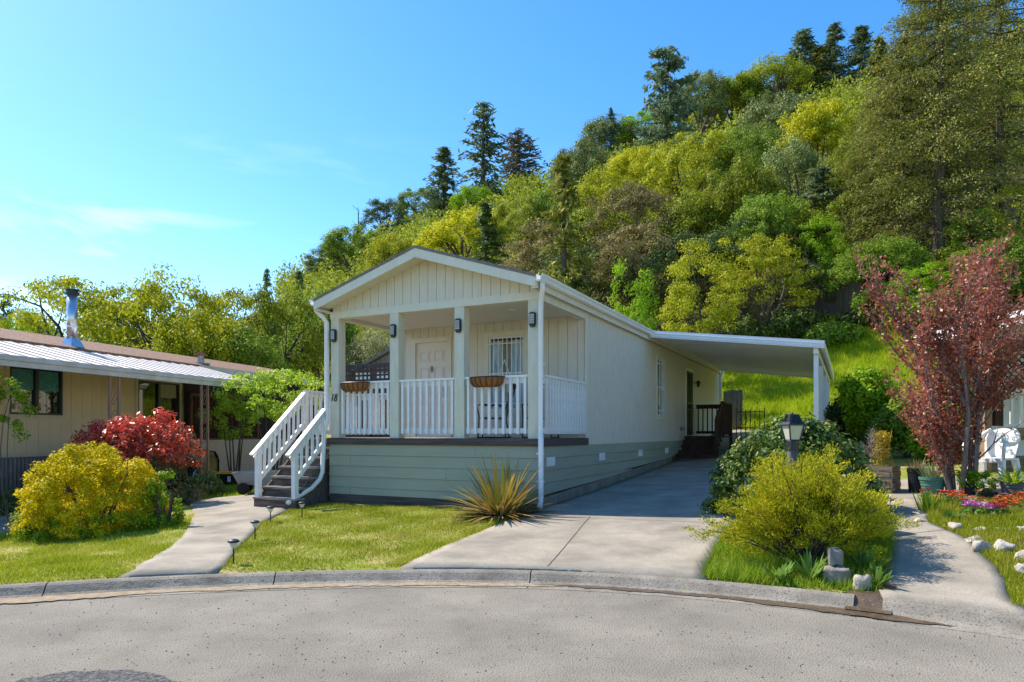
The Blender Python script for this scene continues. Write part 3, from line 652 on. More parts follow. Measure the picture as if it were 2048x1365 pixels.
# --- front door: frame, six raised panels, knocker, knob
d = hb('front_door', 'door_paint', (DR[0] + 0.03, DR[1] - 0.03, YB + 0.035, YB + 0.075, DR[2], DR[3] - 0.03))
hb('door_frame', 'trim', (DR[0] - 0.07, DR[0] + 0.028, YB - 0.012, YB + 0.08, DK, DR[3] + 0.07), (DR[1] - 0.028, DR[1] + 0.07, YB - 0.012, YB + 0.08, DK, DR[3] + 0.07), (DR[0] + 0.029, DR[1] - 0.029, YB - 0.012, YB + 0.08, DR[3] - 0.028, DR[3] + 0.07), parent=d)
w2 = (DR[1] - DR[0] - 0.06)
for cx in (DR[0] + 0.03 + w2 * 0.28, DR[0] + 0.03 + w2 * 0.72):
    for z0, z1 in ((1.55, 2.12), (2.26, 2.90), (3.02, 3.25)):
        f = MB(); a, b = cx - 0.125, cx + 0.125
        for bx in ((a, b, z0, z0 + 0.018), (a, b, z1 - 0.018, z1), (a, a + 0.018, z0 + .019, z1 - .019), (b - 0.018, b, z0 + .019, z1 - .019)): f.box(bx[0], bx[1], YB + 0.022, YB + 0.034, bx[2], bx[3])
        f.box(a + 0.04, b - 0.04, YB + 0.024, YB + 0.034, z0 + 0.04, z1 - 0.04); f.build('door_panel', 'door_paint', d)
xk = (DR[0] + DR[1]) / 2
MB().lathe([(0.004, -.07), (0.022, -.05), (0.014, -.02), (0.028, 0.01), (0.018, 0.05), (0.004, 0.075)], 10, (xk, YB + 0.015, 2.86)).build('door_knocker', 'dull_steel', d)
for z in (2.28, 2.42): MB().lathe([(0.004, -.03), (0.028, -.02), (0.03, 0.01), (0.004, 0.03)], 12, (DR[1] - 0.11, YB + 0.01, z)).build('door_knob', 'dull_steel', d)
hb('threshold', 'white_metal', (DR[0], DR[1], YB - 0.03, YB + 0.03, DK + .001, DK + 0.018), parent=d)
# --- windows with white security bars
def window(name, axis_, s0, s1, z0, z1, face, out, nb, cas=0.10):
    """axis_='x' window on the porch wall, 'y' on the side wall"""
    def P(a0, a1, o0, o1, z0_, z1_):
        lo, hi = sorted((face + out * o0, face + out * o1))
        return (a0, a1, lo, hi, z0_, z1_) if axis_ == 'x' else (lo, hi, a0, a1, z0_, z1_)
    w = hb(name, 'dark_glass', P(s0, s1, -0.045, -0.04, z0, z1))
    hb('casing', 'trim', P(s0 - cas, s0 + 0.002, -0.03, 0.022, z0 - cas, z1 + cas), P(s1 - 0.002, s1 + cas, -0.03, 0.022, z0 - cas, z1 + cas), P(s0 + 0.003, s1 - 0.003, -0.03, 0.022, z1 - 0.002, z1 + cas), P(s0 + 0.003, s1 - 0.003, -0.03, 0.022, z0 - cas, z0 + 0.002), parent=w)
    hb('sash', 'white_paint', P(s0 + .003, s0 + 0.04, -0.038, -0.005, z0 + .003, z1 - .003), P(s1 - 0.04, s1 - .003, -0.038, -0.005, z0 + .003, z1 - .003), P(s0 + 0.041, s1 - 0.041, -0.038, -0.005, z1 - 0.04, z1 - .003), P(s0 + 0.041, s1 - 0.041, -0.038, -0.005, z0 + .003, z0 + 0.04), P(s0 + 0.041, s1 - 0.041, -0.038, -0.005, (z0 + z1) / 2 - 0.02, (z0 + z1) / 2 + 0.02), parent=w)
    hb('bar_frame', 'white_paint', P(s0 - 0.03, s1 + 0.03, 0.04, 0.052, z1 - 0.16, z1 - 0.14), P(s0 - 0.03, s1 + 0.03, 0.04, 0.052, z0 + 0.13, z0 + 0.15), P(s0 - 0.03, s0 - 0.015, 0.02, 0.04, z1 - 0.18, z1 - 0.12), P(s1 + 0.015, s1 + 0.03, 0.02, 0.04, z1 - 0.18, z1 - 0.12), parent=w)
    for i in range(nb):
        t = s0 + 0.05 + (s1 - s0 - 0.1) * i / (nb - 1)
        hb('bar', 'white_paint', P(t - 0.007, t + 0.007, 0.053, 0.066, z0 + 0.02, z1 - 0.02), parent=w)
    # ornament in the middle of the grille
    c = (s0 + s1) / 2; zc = (z0 + z1) / 2 + 0.05; m = MB()
    for sg in (-1, 1):
        pts = [(c, zc + 0.22), (c + sg * 0.05, zc + 0.08), (c + sg * 0.12, zc - 0.08), (c + sg * 0.09, zc - 0.16), (c + sg * 0.03, zc - 0.12), (c + sg * 0.04, zc - 0.02)]
        m.tube([((a, face + out * 0.075, z) if axis_ == 'x' else (face + out * 0.075, a, z)) for a, z in pts], 0.008, 5)
    m.build('scroll', 'white_paint', w)
    return w
pw = window('porch_window', 'x', WN[0], WN[1], WN[2], WN[3], YB, -1, 8)
for s0, s1 in ((WN[0] + .045, WN[0] + .29), (WN[1] - .31, WN[1] - .045)):
    m = MB(); n = 14
    for i in range(n):
        x0 = s0 + (s1 - s0) * i / n; x1 = s0 + (s1 - s0) * (i + 1) / n; y0 = YB + 0.037 - 0.004 * (i % 2); y1 = YB + 0.037 - 0.004 * ((i + 1) % 2)
        m.add([(x0, y0, WN[2] + .04), (x1, y1, WN[2] + .04), (x1, y1, WN[3] - .08), (x0, y0, WN[3] - .08)], [(0, 1, 2, 3)])
    m.build('curtain', 'curtain', pw)
m = MB()
for i in range(38): z = WN[2] + 0.78 + i * 0.017; m.box(WN[0] + 0.3, WN[1] - 0.32, YB + 0.0345, YB + 0.0385, z, z + 0.013)
m.build('blind', 'blind', pw)
sw = window('side_window', 'y', SW[0] + .1, SW[1] - .1, SW[2] + .1, SW[3] - .1, XR, 1, 5)
# --- side door with an iron security screen, lantern, garland, dryer vent
sd = hb('side_door', 'black_metal', (XR - 0.06, XR - 0.03, SD[0] + .05, SD[1] - .05, SD[2], SD[3] - .05))
hb('door_frame', 'white_paint', (XR - 0.06, XR + 0.024, SD[0] - 0.05, SD[0] + 0.05, SD[2], SD[3] + 0.05), (XR - 0.06, XR + 0.024, SD[1] - 0.05, SD[1] + 0.05, SD[2], SD[3] + 0.05), (XR - 0.06, XR + 0.024, SD[0] + 0.051, SD[1] - 0.051, SD[3] - 0.05, SD[3] + 0.05), parent=sd)
m = MB()
for i in range(8): y = SD[0] + 0.1 + i * 0.105; m.box(XR + 0.03, XR + 0.045, y, y + 0.018, SD[2] + .02, SD[3] - 0.06)
for z in (1.46, 2.2, 2.4, 3.34): m.box(XR + 0.025, XR + 0.05, SD[0] + 0.06, SD[1] - 0.06, z, z + 0.05)
m.build('security_screen', 'black_metal', sd)
ln = MB(); ln.lathe([(0.01, 0.2), (0.05, 0.16), (0.085, 0.1), (0.055, 0.09), (0.045, 0.0), (0.01, -0.03)], 10, (XR + 0.12, 12.25, 3.0)); ln.box(XR, XR + 0.11, 12.23, 12.27, 3.10, 3.13); ln.build('wall_lantern', 'black_metal', house)
MB().lathe([(0.07, 0.0), (0.09, 0.03), (0.075, 0.09), (0.03, 0.11)], 12, (XR + 0.06, 10.25, 1.58)).build('dryer_vent', 'dull_steel', house)
# --- skirting: lap boards, one object per board; front, right side and stair side
def laps(a, b, out, ztop, zbot_f, seams, rows=6, h=0.2, mat='skirt_paint'):
    a, b, o = np.array(a, float), np.array(b, float), np.array(out, float); Ln = np.hypot(*(b - a)); d = (b - a) / Ln
    for r_ in range(rows):
        z1 = ztop - r_ * h; z0 = z1 - h + 0.004; cuts = [0] + [s for s in seams[r_ % len(seams)] if 0 < s < Ln] + [Ln]
        for s0, s1 in zip(cuts[:-1], cuts[1:]):
            s0 += 0.002; s1 -= 0.002
            lo0, lo1 = max(z0, zbot_f(s0)), max(z0, zbot_f(s1))
            if z1 - max(lo0, lo1) < 0.02:
                if z1 - min(lo0, lo1) < 0.05: continue
                # tapering board: stop where the ground rises above it
                ss = np.linspace(s0, s1, 60); ok = [s for s in ss if z1 - max(z0, zbot_f(s)) > 0.02]
                if not ok: continue
                s0, s1 = min(ok), max(ok); lo0, lo1 = max(z0, zbot_f(s0)), max(z0, zbot_f(s1))
            m = MB(); P = []
            for s, lo in ((s0, lo0), (s1, lo1)):
                p = a + d * s
                for e, z in ((0.0, z1), (0.0, lo), (0.026, lo), (0.010, z1)): P.append((*(p + o * e), z))
            m.add(P, [(0, 1, 2, 3), (7, 6, 5, 4), (0, 4, 5, 1), (1, 5, 6, 2), (2, 6, 7, 3), (3, 7, 4, 0)]).build('skirting_board', mat, skirt)
skirt = hb('skirting', 'dark_recess', (XL + .02, XR - .03, 0.02, 0.05, 0.2, 1.28), (XR - 0.05, XR - 0.03, 0.05, L, 0.2, 1.28), (XL + 0.02, XL + 0.04, 0.05, L, 0.0, 1.28))
laps((XL, -0.0), (XR, -0.0), (0, -1), 1.279, lambda s: SB + 0.02, [[3.2], [0.5, 4.0], [2.6], [0.5, 3.6], [0.5]], rows=5)
sidebase = lambda s: gzf(*HL(0, s)) + 0.17 - 0.03 * min(1, s / 10)
laps((XR + 0.001, 0.0), (XR + 0.001, L), (1, 0), 1.273, sidebase, [[3.7, 7.4, 11.1, 14.8], [2.0, 5.6, 9.3, 13], [4.4, 8.1, 11.8]], rows=5)
laps((XL, 3.0), (XL, 0.0), (-1, 0), 1.279, lambda s: 0.3, [[2.2]], rows=5)
hb('base_board', 'deck_wood', (XL, XR - 0.005, -0.012, 0.02, 0.08, SB + 0.018))
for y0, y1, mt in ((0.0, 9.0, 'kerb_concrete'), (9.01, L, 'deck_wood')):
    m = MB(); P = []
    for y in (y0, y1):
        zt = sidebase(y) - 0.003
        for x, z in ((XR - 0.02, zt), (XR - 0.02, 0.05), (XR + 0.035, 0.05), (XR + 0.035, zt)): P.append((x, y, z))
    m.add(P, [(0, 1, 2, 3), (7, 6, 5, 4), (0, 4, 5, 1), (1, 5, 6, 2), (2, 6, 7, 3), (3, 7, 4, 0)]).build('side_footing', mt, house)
for y in (0.42, 3.05, 5.85, 8.45, 10.3):
    v = hb('skirting_vent', 'white_metal', (XR + 0.02, XR + 0.033, y - 0.17, y + 0.17, 0.94, 1.09))
    for i in range(7): hb('louvre', 'white_metal', (XR + 0.034, XR + 0.042, y - 0.145 + i * 0.042, y - 0.145 + i * 0.042 + 0.024, 0.955, 1.075), parent=v)

# ================================================================== front steps
steps = thing('front_steps', 'weathered wooden porch steps with white handrails at the left of the porch', 'steps', (HX, HYY, 0), HA)
def pb(name, mat, parent, *boxes):
    m = MB()
    for b in boxes: m.box(*b)
    return m.build(name, mat, parent)
SX0, SX1 = -5.42, -4.46; Y0 = -0.90; NR = 7; g0 = 0.13; rise = (DK - g0) / NR; run = 0.212
for i in range(NR - 1):
    y = Y0 + i * run; zt = g0 + (i + 1) * rise
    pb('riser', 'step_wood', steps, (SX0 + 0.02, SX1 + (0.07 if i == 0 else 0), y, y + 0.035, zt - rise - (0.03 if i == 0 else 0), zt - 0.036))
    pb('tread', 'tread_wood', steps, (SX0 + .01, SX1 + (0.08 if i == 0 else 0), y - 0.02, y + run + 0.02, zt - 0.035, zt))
yl = Y0 + (NR - 1) * run
pb('riser', 'step_wood', steps, (SX0 + 0.02, SX1, yl, yl + 0.03, DK - rise, DK - 0.036))
for i in range(12): pb('landing_plank', 'tread_wood', steps, (SX0, XL - 0.05, yl - 0.02 + i * 0.142, yl - 0.02 + i * 0.142 + 0.136, DK - 0.038, DK))
for x in (SX0 + 0.02, SX1 - 0.05):
    MB().prism([(x, Y0 + 0.04, 0.05), (x, Y0 + 0.04, g0 + rise - .04), (x, yl, DK - 0.06), (x, 2.0, DK - 0.06), (x, 2.0, 0.05)], (0, 0, 0), (0.03, 0, 0)).build('stringer', 'step_wood', steps)
def sloped_rail(x, y0, z0, y1, z1, n, ys0, name='handrail'):
    """sloping rail with sticks between a top and a bottom rail"""
    m = MB(); a, b = Vector((x, y0, z0)), Vector((x, y1, z1)); low = Vector((0, 0, -0.62))
    m.bar(a, b, 0.10, 0.038); m.bar(a + Vector((0, 0.08, -0.0)) + Vector((0, 0, -0.075)), b + Vector((0, 0, -0.075)), 0.036, 0.10)
    s_ = (z1 - z0) / (y1 - y0); a2 = Vector((x, ys0, z0 + (ys0 - y0) * s_)) + low; m.bar(a2, b + low, 0.036, 0.085)
    r_ = m.build(name, 'white_paint', steps)
    for i in range(n):
        t = (i + 0.7) / (n + 0.35); y = ys0 + (y1 - ys0) * t; z = z0 + (y - y0) * s_
        k = MB(); k.bar((x + 0.039, y, z - 0.64), (x + 0.039, y, z - 0.05), 0.04, 0.04); k.build('baluster', 'white_paint', r_)
    return r_
zs = 1.5 - 0.40
sloped_rail(SX0 + 0.05, -0.98, 1.09, 0.36, 2.30, 9, -0.80)
pb('newel_post', 'white_paint', steps, (SX0 + 0.005, SX0 + 0.095, Y0 + 0.03, Y0 + 0.12, g0 + rise, 1.10)); pb('newel_post', 'white_paint', steps, (SX0 + 0.005, SX0 + 0.095, 0.36, 0.45, DK, 2.36))
sloped_rail(SX1 + 0.0, -1.00, 1.09, -0.05, 1.95, 5, -0.80)
pb('newel_post', 'white_paint', steps, (SX1 - 0.045, SX1 + 0.045, Y0 + 0.03, Y0 + 0.12, g0 + rise, 1.10))
rail_run((SX0 + 0.05, 0.45), (SX0 + 0.05, 1.98), (1, 0), 11, 2.36, 1.47, parent=steps, name='landing_railing')
rail_run((SX0 + 0.10, 2.0), (XL - 0.03, 2.0), (0, -1), 7, 2.36, 1.47, parent=steps, name='landing_railing')

# ================================================================== side steps (brown stained)
side = thing('side_steps', 'dark brown wooden steps and landing at the side door under the carport', 'steps', (HX, HYY, 0), HA)
gS = gzf(*HL(0.6, 9.7)); NS = 5; rs = (1.40 - gS) / NS
for i in range(NS - 1):
    y = 9.55 + i * 0.26; zt = gS + (i + 1) * rs
    pb('riser', 'dark_stain', side, (0.06, 1.12, y, y + 0.03, zt - rs - .02, zt - 0.041)); pb('tread', 'dark_stain', side, (0.05, 1.14, y - 0.025, y + 0.285, zt - 0.04, zt))
yS = 9.55 + (NS - 1) * 0.26
pb('riser', 'dark_stain', side, (0.06, 1.12, yS, yS + 0.03, 1.40 - rs, 1.359))
for i in range(12): pb('landing_plank', 'dark_stain', side, (0.05, 1.18, yS - 0.02 + i * 0.142, yS - 0.02 + i * 0.142 + 0.136, 1.36, 1.40))
for x in (0.07, 1.11): pb('landing_leg', 'dark_stain', side, (x, x + 0.09, yS + 1.5, yS + 1.59, gS - .1, 1.359))
pb('newel_post', 'dark_stain', side, (1.09, 1.19, 9.62, 9.72, gS - 0.05, gS + 1.15)); pb('newel_post', 'dark_stain', side, (1.09, 1.19, yS, yS + 0.1, 1.401, 2.42)); pb('newel_post', 'dark_stain', side, (1.09, 1.19, yS + 1.5, yS + 1.6, 1.401, 2.42))
m = MB(); m.bar((1.14, 9.60, gS + 1.13), (1.14, yS + 0.05, 2.38), 0.05, 0.12); m.bar((1.14, 9.68, gS + 0.35), (1.14, yS + 0.05, 1.58), 0.04, 0.09); hr = m.build('handrail', 'dark_stain', side)
for i in range(6):
    t = (i + 0.5) / 6; y = 9.7 + (yS - 9.7) * t; z = gS + 0.35 + (1.58 - gS - 0.35) * t
    MB().bar((1.14, y, z), (1.14, y, z + 0.78), 0.035, 0.035).build('baluster', 'dark_stain', hr)
rail_run((1.14, yS + 0.1), (1.14, yS + 1.5), (1, 0), 9, 2.40, 1.47, 'dark_stain', 0.035, side, 'landing_railing')
rail_run((0.08, yS + 1.55), (1.09, yS + 1.55), (0, -1), 7, 2.40, 1.47, 'dark_stain', 0.035, side, 'landing_railing')
gm = gzf(*HL(0.6, 9.2)) + 0.022; tag(link('door_mat', MB().box(-0.4, 0.4, -0.22, 0.22, 0, 0.018).mesh('door_mat'), 'rust_rib_shade', None, (*HL(0.62, 9.25), gm), (0, 0, HA)), 'small dark red mat on the driveway before the brown side steps', 'mat')

# ================================================================== carport
port = thing('carport', 'white aluminium carport roof on ribbed posts beside the home', 'carport', (HX, HYY, 0), HA)
PX1, PY0, PY1 = 3.98, 6.35, 16.2; zi, zo = 3.90, 3.42
def pz(x): return zi + (zo - zi) * (x - 0.12) / (PX1 - 0.12)
n = 26; wp = (PY1 - PY0) / n
for i in range(n):
    y0 = PY0 + i * wp + 0.003; y1 = y0 + wp - 0.006; V = []
    prof = [(0, 0.0), (0.06, 0.0), (0.075, 0.018), (wp - 0.081, 0.018), (wp - 0.066, 0.0), (wp - 0.006, 0.0)]
    for x in (0.14, PX1 - 0.02):
        for a, z in prof: V.append((x, y0 + a, pz(x) + z))
        for a, z in prof[::-1]: V.append((x, y0 + a, pz(x) + z + 0.012))
    k = 12; MB().add(V, [tuple(range(k))[::-1], tuple(range(k, 2 * k))] + [(j, (j + 1) % k, k + (j + 1) % k, k + j) for j in range(k)]).build('roof_pan', 'white_metal', port)
def edge(p, q, h, t, name):
    m = MB(); m.bar(Vector(p), Vector(q), t, h)
    for o_ in (-0.3, 0.1): m.bar(Vector(p) + Vector((0, 0, h * o_)) + Vector((0, -0.008 if p[1] == q[1] else 0, 0)), Vector(q) + Vector((0, 0, h * o_)) + Vector((0, -0.008 if p[1] == q[1] else 0, 0)), t + 0.012, 0.012)
    m.build(name, 'white_metal', port)
edge((0.12, PY0 - 0.02, pz(0.12) + 0.02), (PX1 + 0.02, PY0 - 0.02, pz(PX1) + 0.02), 0.17, 0.03, 'front_fascia')
edge((0.12, PY1 + 0.02, pz(0.12) + 0.02), (PX1 + 0.02, PY1 + 0.02, pz(PX1) + 0.02), 0.17, 0.03, 'rear_fascia')
edge((PX1, PY0, pz(PX1) + 0.02), (PX1, PY1, pz(PX1) + 0.02), 0.17, 0.06, 'side_gutter')
pb('carrier_beam', 'white_metal', port, (PX1 - 0.20, PX1 - 0.10, PY0 + 0.05, PY1 - 0.05, zo - 0.17, zo - 0.035))
for y in (PY0 + 0.25, PY0 + 3.1, PY0 + 6.3, PY1 - 0.3):
    gl = gzf(*HL(PX1 - 0.15, y)); zt = zo - 0.171
    m = MB(); x = PX1 - 0.15
    m.box(x - 0.05, x + 0.05, y - 0.05, y - 0.03, gl - .05, zt); m.box(x - 0.05, x + 0.05, y + 0.03, y + 0.05, gl - .05, zt); m.box(x - 0.015, x + 0.015, y - 0.03, y + 0.03, gl - .05, zt)
    m.box(x + 0.03, x + 0.05, y - .029, y + .029, gl - .05, zt)
    m.build('post', 'white_metal', port)

# ================================================================== on the porch
for i, (xa, lab) in enumerate(((-3.72, 'coco-lined half basket on the porch rail left of the front door'), (-0.93, 'coco-lined half basket on the porch rail before the barred window'))):
    b = thing('hanging_basket', lab, 'planter', (*HL(xa, 0.02), 2.43), HA, 'half baskets on the porch rail')
    m = MB(); N, K = 18, 8; hw, dp, ht = 0.325, 0.16, 0.165
    for j in range(K + 1):
        t = j / K; s_ = math.sqrt(max(0, 1 - (1 - t) ** 2.0))
        for k in range(N + 1):
            a = math.pi * k / N; m.v.append((-hw * math.cos(a) * (0.62 + 0.38 * s_), -0.06 - dp * math.sin(a) * (0.35 + 0.65 * s_), -ht + ht * t))
    for j in range(K):
        for k in range(N): m.f.append((j * (N + 1) + k, j * (N + 1) + k + 1, (j + 1) * (N + 1) + k + 1, (j + 1) * (N + 1) + k))
    base = list(m.v); m.f.append(tuple(range(N + 1))); bk = [j * (N + 1) for j in range(K + 1)]; bk2 = [j * (N + 1) + N for j in range(K, -1, -1)]; m.f.append(tuple(bk + bk2))
    m.f.append(tuple(2 * (N + 1) * 0 + (K - 1) * (N + 1) + k for k in range(N + 1))[::-1])
    m.smooth = False; m.build('liner', 'coco', b)
    wr = MB()
    for k in range(2, N - 1, 2): wr.tube([(base[j * (N + 1) + k][0] * 1.02, base[j * (N + 1) + k][1] - 0.008, base[j * (N + 1) + k][2]) for j in range(K + 1)], 0.007, 5)
    wr.tube([(base[K * (N + 1) + k][0] * 1.02, base[K * (N + 1) + k][1] - 0.006, 0.0) for k in range(N + 1)], 0.009, 5)
    wr.tube([(-hw, -0.055, 0.0), (hw, -0.055, 0.0)], 0.009, 5); wr.build('wire_frame', 'black_metal', b)
def patio_chair(x, y, rz, lab):
    c = thing('patio_chair', lab, 'chair', (*HL(x, y), DK), HA + rz, 'sling chairs on the porch')
    for sx in (-0.27, 0.27):
        m = MB(); m.tube([(sx, -0.28, 0.012), (sx, 0.30, 0.012)], 0.013, 6); m.tube([(sx, -0.26, 0.02), (sx, -0.24, 0.40), (sx, -0.28, 0.60), (sx, -0.22, 0.63), (sx, 0.15, 0.62), (sx * 0.95, 0.22, 0.58)], 0.013, 6)
        m.tube([(sx * 0.93, -0.22, 0.38), (sx * 0.93, 0.2, 0.36), (sx * 0.93, 0.40, 1.02)], 0.014, 6); m.tube([(sx, 0.2, 0.36), (sx, 0.26, 0.02)], 0.013, 6); m.build('side_frame', 'black_metal', c)
    m = MB()
    for z, y in ((0.37, -0.2), (0.36, 0.2), (0.12, -0.25), (0.12, 0.24), (1.02, 0.40), (0.92, 0.365)): m.tube([(-0.25, y, z), (0.25, y, z)], 0.012, 6)
    for i in range(5): m.tube([(-0.16 + i * .08, 0.368, 0.92), (-0.16 + i * .08, 0.40, 1.02)], 0.008, 5)
    m.build('cross_frame', 'black_metal', c)
    MB().box(-0.24, 0.24, -0.2, 0.2, 0.375, 0.392).build('seat', 'sling_tan', c)
    m = MB(); m.bar((0, 0.215, 0.42), (0, 0.355, 0.90), 0.48, 0.012, up=(0, 1, 0)); m.build('backrest', 'sling_tan', c)
patio_chair(-1.55, 1.35, R(-70), 'black framed tan sling chair on the porch, nearer the front door')
patio_chair(-0.62, 1.45, R(8), 'black framed tan sling chair on the porch beside the corner post')
# ================================================================== tan house on the left
NA = R(-15.5); NX, NY = -8.25, 18.3
def NLc(x, y): return (NX + math.cos(NA) * x - math.sin(NA) * y, NY + math.sin(NA) * x + math.cos(NA) * y)
tan = thing('tan_house', 'tan mobile home with brown shingles and white metal awning on the left', 'house', (NX, NY, 0), NA)
TW = -2.55; T0, T1 = -9.0, 9.6
hole = [(-3.42, -2.06, 1.93, 3.06), (0.30, 1.90, 0.95, 3.0)]
wl2 = pb('wall', 'tan_wall', tan, (TW - 0.12, TW - 0.02, T0, hole[0][0], 0.92, 3.66), (TW - 0.12, TW - 0.02, hole[0][1], hole[1][0], 0.92, 3.66), (TW - 0.12, TW - 0.02, hole[1][1], T1, 0.92, 3.66),
         (TW - 0.12, TW - 0.02, hole[0][0], hole[0][1], 0.92, hole[0][2]), (TW - 0.12, TW - 0.02, hole[0][0], hole[0][1], hole[0][3], 3.66), (TW - 0.12, TW - 0.02, hole[1][0], hole[1][1], hole[1][3], 3.66))
y = T0
while y < 5.0:
    segs = [(0.95, 3.6)]
    for h in hole:
        if y + 0.29 > h[0] - .05 and y < h[1] + .05: segs = [q_ for a, b in segs for q_ in ((a, min(b, h[2] - .06)), (max(a, h[3] + .06), b)) if q_[1] - q_[0] > 0.05]
    for a, b in segs: pb('siding_panel', 'tan_wall', wl2, (TW - 0.0195, TW, y, y + 0.292, a, b))
    y += 0.3
pb('wall_trim', 'tan_trim', tan, (TW + 0.001, TW + 0.03, T0, 5.0, 0.93, 1.03))
m = MB(); V = []; y = T0; k = 0
while y < 5.0:
    V.append((y, TW - 0.03 + (0.02 if k % 2 else 0.0))); y += 0.05; k += 1
m.add([(x, y, z) for y, x in V for z in (-0.35, 0.93)], [(2 * i, 2 * i + 2, 2 * i + 3, 2 * i + 1) for i in range(len(V) - 1)]); m.build('corrugated_skirting', 'corrugated', tan)
def nwin(h, name, split=2):
    w = pb(name, 'dark_glass', tan, (TW - 0.07, TW - 0.06, h[0] + .03, h[1] - .03, h[2] + .03, h[3] - .03))
    pb('casing', 'tan_trim', w, (TW - 0.05, TW + 0.02, h[0] - 0.09, h[0], h[2] - .09, h[3] + .09), (TW - 0.05, TW + 0.02, h[1], h[1] + 0.09, h[2] - .09, h[3] + .09), (TW - 0.05, TW + 0.02, h[0] + .001, h[1] - .001, h[3], h[3] + .09), (TW - 0.05, TW + 0.02, h[0] + .001, h[1] - .001, h[2] - .09, h[2]))
    c = (h[0] + h[1]) / 2
    pb('frame', 'black_metal', w, (TW - 0.058, TW + 0.005, h[0] + .002, h[0] + 0.05, h[2] + .002, h[3] - .002), (TW - 0.058, TW + 0.005, h[1] - 0.05, h[1] - .002, h[2] + .002, h[3] - .002), (TW - 0.058, TW + 0.005, c - 0.04, c + 0.04, h[2] + .06, h[3] - .06), (TW - 0.058, TW + 0.005, h[0] + .051, h[1] - .051, h[3] - 0.05, h[3] - .002), (TW - 0.058, TW + 0.005, h[0] + .051, h[1] - .051, h[2] + .002, h[2] + 0.05))
    return w
w1 = nwin(hole[0], 'window')
for a, b in ((hole[0][0] + .06, -2.79), (-2.69, hole[0][1] - .06)): pb('curtain', 'teal_curtain', w1, (TW - 0.0585, TW - 0.0565, a, b, 2.52, 3.0))
w2_ = nwin(hole[1], 'sliding_door'); pb('screen', 'blind', w2_, (TW - 0.0585, TW - 0.0565, 1.16, 1.83, 2.55, 2.94))
# roof: shingled slopes and the ribbed metal awning, one panel after the other
def nz(x): return 2.98 + (-x) * 0.248
MB().prism([(TW + 0.0, 0, nz(TW) + 0.06), (-5.0, 0, nz(-5.0) + 0.05), (-7.7, 0, nz(TW)), (-7.7, 0, nz(TW) - 0.12), (-5.0, 0, nz(-5.0) - 0.08), (TW + 0.0, 0, nz(TW) - 0.06)], (0, T0, 0), (0, T1 + .2, 0)).build('shingle_roof', 'shingle', tan)
pb('drip_edge', 'awning_fascia', tan, (TW - 0.0, TW + 0.05, 2.75, T1 + .2, nz(TW) - 0.16, nz(TW) + 0.05))
n = 30; AY0, AY1 = -8.8, 2.7; wp2 = (AY1 - AY0) / n
for i in range(n):
    y0 = AY0 + i * wp2; V = []
    prof = [(0.0, 0.012), (0.012, 0.012), (0.02, 0.0), (wp2 - 0.035, 0.0), (wp2 - 0.03, 0.012), (wp2 - 0.018, 0.012)]
    for x in (0.02, TW + 0.06):
        for a, z in prof: V.append((x, y0 + a, nz(x) + z))
        for a, z in prof[::-1]: V.append((x, y0 + a, nz(x) + z - 0.012))
    k = 12; MB().add(V, [tuple(range(k)), tuple(range(k, 2 * k))[::-1]] + [(j, k + j, k + (j + 1) % k, (j + 1) % k) for j in range(k)]).build('awning_panel', 'awning_metal', tan)
    MB().bar((0.015, y0 + wp2 - 0.008, nz(0.015) + 0.01), (TW + 0.07, y0 + wp2 - 0.008, nz(TW + 0.07) + 0.01), 0.018, 0.026).build('awning_rib_shade', 'rust_rib_shade', tan)  # rusty brown bars; shadow lines between the panels are put into their colour
m = MB(); m.prism([(0.03, 0, 2.78), (0.03, 0, 3.0), (0.07, 0, 3.0), (0.085, 0, 2.9), (0.06, 0, 2.88), (0.06, 0, 2.78)], (0, AY0, 0), (0, AY1, 0)); m.build('awning_fascia', 'awning_fascia', tan)
for yb in (-2.93, 0.0):
    gl = gzf(*NLc(0, yb)); p = MB()
    for s_ in (-0.125, 0.125): p.bar((-0.05, yb + s_, gl - 0.05), (-0.05, yb + s_, 2.8), 0.05, 0.05)
    sc = p.build('awning_post', 'bronze_bar', tan); 
    for k in range(5):
        zc = gl + 0.35 + k * 0.52; q_ = MB()
        for s_ in (-1, 1): q_.tube([(-0.05, yb + s_ * (0.03 + 0.055 * math.sin(t * 1.3)), zc + s_ * 0.2 * math.cos(t)) for t in np.linspace(0, 3.1, 12)], 0.009, 5)
        q_.tube([(-0.05, yb - 0.06, zc - 0.12), (-0.05, yb + 0.06, zc + 0.12)], 0.008, 5); q_.build('scrollwork', 'bronze_bar', sc)
